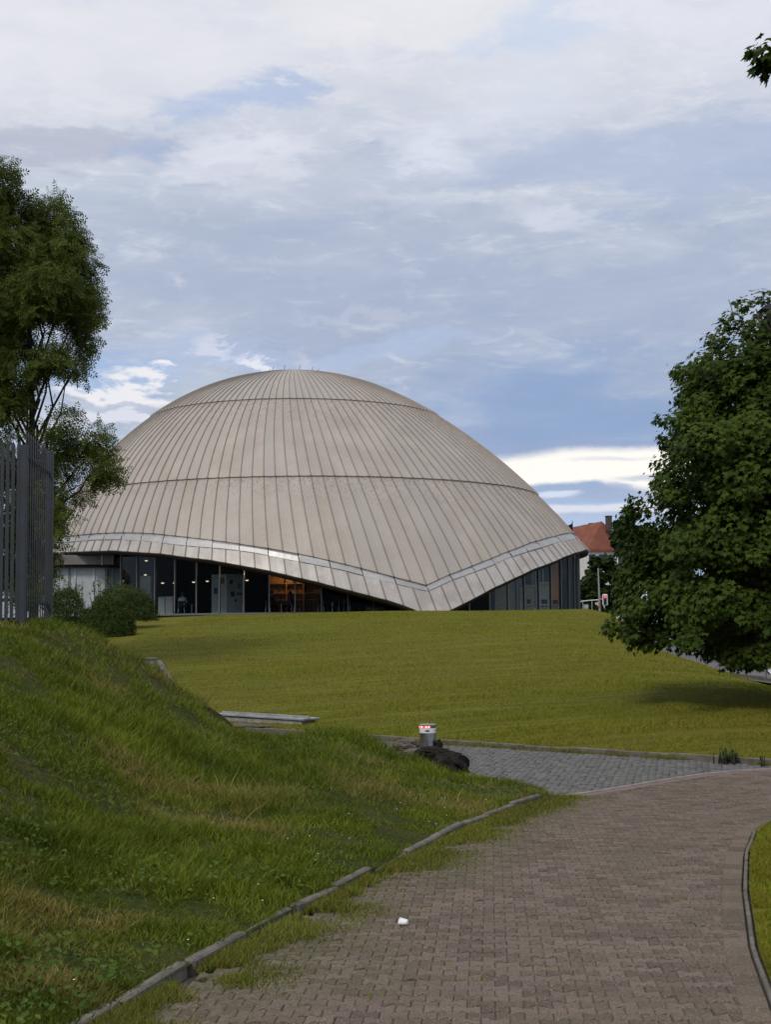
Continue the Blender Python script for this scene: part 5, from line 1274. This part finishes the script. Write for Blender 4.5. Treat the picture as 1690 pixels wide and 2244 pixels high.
def rock(u, v, wu, hv, Y, dep, material, label, seed, name='rock', rz=0.0, angular=.5):
    c = at(u, v, Y); px = F / Y; sx, sz = wu / px / 2, hv / px / 2
    import bmesh
    bm = bmesh.new(); bmesh.ops.create_icosphere(bm, subdivisions=5, radius=1); P = np.array([tuple(x.co) for x in bm.verts]); Fc = np.array([[q.index for q in f.verts] for f in bm.faces]); bm.free()
    r2 = np.random.default_rng(seed); nrm = r2.normal(0, 1, (16, 3)); nrm /= np.linalg.norm(nrm, axis=1, keepdims=True); lim = r2.uniform(.66, .95, 16)
    for a_, l_ in zip(nrm, lim):                # chop flat facets
        dd = P @ a_; P -= np.outer(np.maximum(dd - l_, 0) * (.6 + .4 * angular), a_)
    P += P * (.20 * vnoise(P[:, 0] * 2.5 + 7 + P[:, 2], P[:, 1] * 2.5 + P[:, 2] * 2, 1.2, seed, 4) + .10 * vnoise(P[:, 0] * 7 + P[:, 2] * 5, P[:, 1] * 7 - P[:, 2] * 3, 1.2, seed + 1, 3))[:, None]
    P = P * np.array([sx, dep / 2, sz]); P = P @ np.array(Matrix.Rotation(rz, 3, 'Z')).T + np.array([c.x, Y, c.z])
    return tag(mesh_np(name, P, [Fc], material, None, (c.x, Y, float(P[:, 2].min())), False), label, 'rock')
rock(992, 1675, 90, 62, 21.4, .5, M['rock'], 'big black jagged rock at the tip of the grassy bank', 3)
rock(950, 1652, 96, 34, 23.0, .5, M['rock'], 'long flat dark stone lying in front of the bollard', 8)
rock(963, 1632, 17, 22, 25.0, .14, M['rock'], 'small dark stone standing right of the bollard', 12)
rock(895, 1634, 64, 30, 25.6, .8, M['rockbrown'], 'flat brown stone slab left of the bollard', 21, rz=R(12))
rock(905, 1652, 56, 22, 24.2, .5, M['rockbrown'], 'low brown stone between the flat slab and the bank grass', 27)
# silver slab lying at the foot of the lawn
t = thing('metal_slab', 'flat silver metal slab lying at the foot of the lawn behind the bank', 'slab', tuple(at(590, 1575, 33)))
p, q = at(486, 1561, 33.0), at(683, 1573, 31.1); d = q - p; rz = math.atan2(d.y, d.x); cx = (p + q) / 2
MB().box((cx.x, cx.y, cx.z - .03), (math.hypot(d.x, d.y), .5, .045), rz, .008, 0, -math.atan2(d.z, math.hypot(d.x, d.y))).build('top', M['slabsteel'], t)
MB().box((cx.x, cx.y - .02, cx.z - .22), (math.hypot(d.x, d.y) - .2, .4, .3), rz).build('base', M['concrete'], t)
MB().box((cx.x, cx.y - .1, cx.z + .018), (math.hypot(d.x, d.y) - .1, .05, .03), rz, .004, 0, -math.atan2(d.z, math.hypot(d.x, d.y))).build('rib', M['slabsteel'], t)
# concrete wing wall in the lawn
t = thing('wing_wall', 'low concrete wing wall with sloping cheek cut into the lawn above the bank', 'wall', tuple(at(335, 1480, 43)))
p, q = at(296, 1446, 43), at(341, 1446, 43); zlow = float(lawn_z(q.x, 43)) - .5
MB().box(((p.x + q.x) / 2, 43.1, (p.z + zlow) / 2), (q.x - p.x, .2, p.z - zlow), 0, .01).build('front_wall', M['concrete'], t)
MB().box(((p.x + q.x) / 2, 43.1, p.z + .03), (q.x - p.x + .06, .28, .06), 0, .01).build('coping', M['kerbpale'], t)
e = at(370, 1496, 41.2)
mesh_np('cheek', [tuple(Vector((q.x, 43.0, q.z))), tuple(Vector((q.x + .12, 43.2, q.z))), (e.x + .14, 41.3, e.z), (e.x, 41.2, e.z), (q.x, 43.0, zlow), (q.x + .12, 43.2, zlow), (e.x + .14, 41.3, e.z - .8), (e.x, 41.2, e.z - .8)], [[[0, 1, 2, 3], [0, 3, 7, 4], [1, 5, 6, 2], [3, 2, 6, 7], [4, 7, 6, 5], [0, 4, 5, 1]]], M['kerbpale'], t)
# crushed plastic cup on the path
cp = at(885, 2025, 10.2); k = (2.0 - .03) / (2.0 - cp.z); cp = Vector((cp.x * k, cp.y * k, .03))
mb = MB(); n_ = 18; V = []
for f, r in ((0, .019), (.5, .024), (.92, .029), (.93, .033), (1.0, .033)):
    for q in range(n_):
        a = 2 * math.pi * q / n_; rr = r * (1 + .14 * math.sin(2 * a + .6) + .05 * math.sin(5 * a + f * 4)); V.append((f * -.056 + .028, rr * math.cos(a), rr * .85 * math.sin(a)))
V = [tuple(Matrix.Rotation(R(-20), 3, 'Z') @ Vector(v) + Vector((cp.x, cp.y, .045))) for v in V]
mb.add(V, [[[r * n_ + q, r * n_ + (q + 1) % n_, (r + 1) * n_ + (q + 1) % n_, (r + 1) * n_ + q] for r in range(4) for q in range(n_)], [list(range(n_))[::-1]]])
tag(mb.build('crushed_cup', M['cup'], None, (cp.x, cp.y, .015)), 'small crushed white plastic cup lying on the paved path', 'cup')

for o in list(bpy.data.objects):
    if '_w' in o: del o['_w']
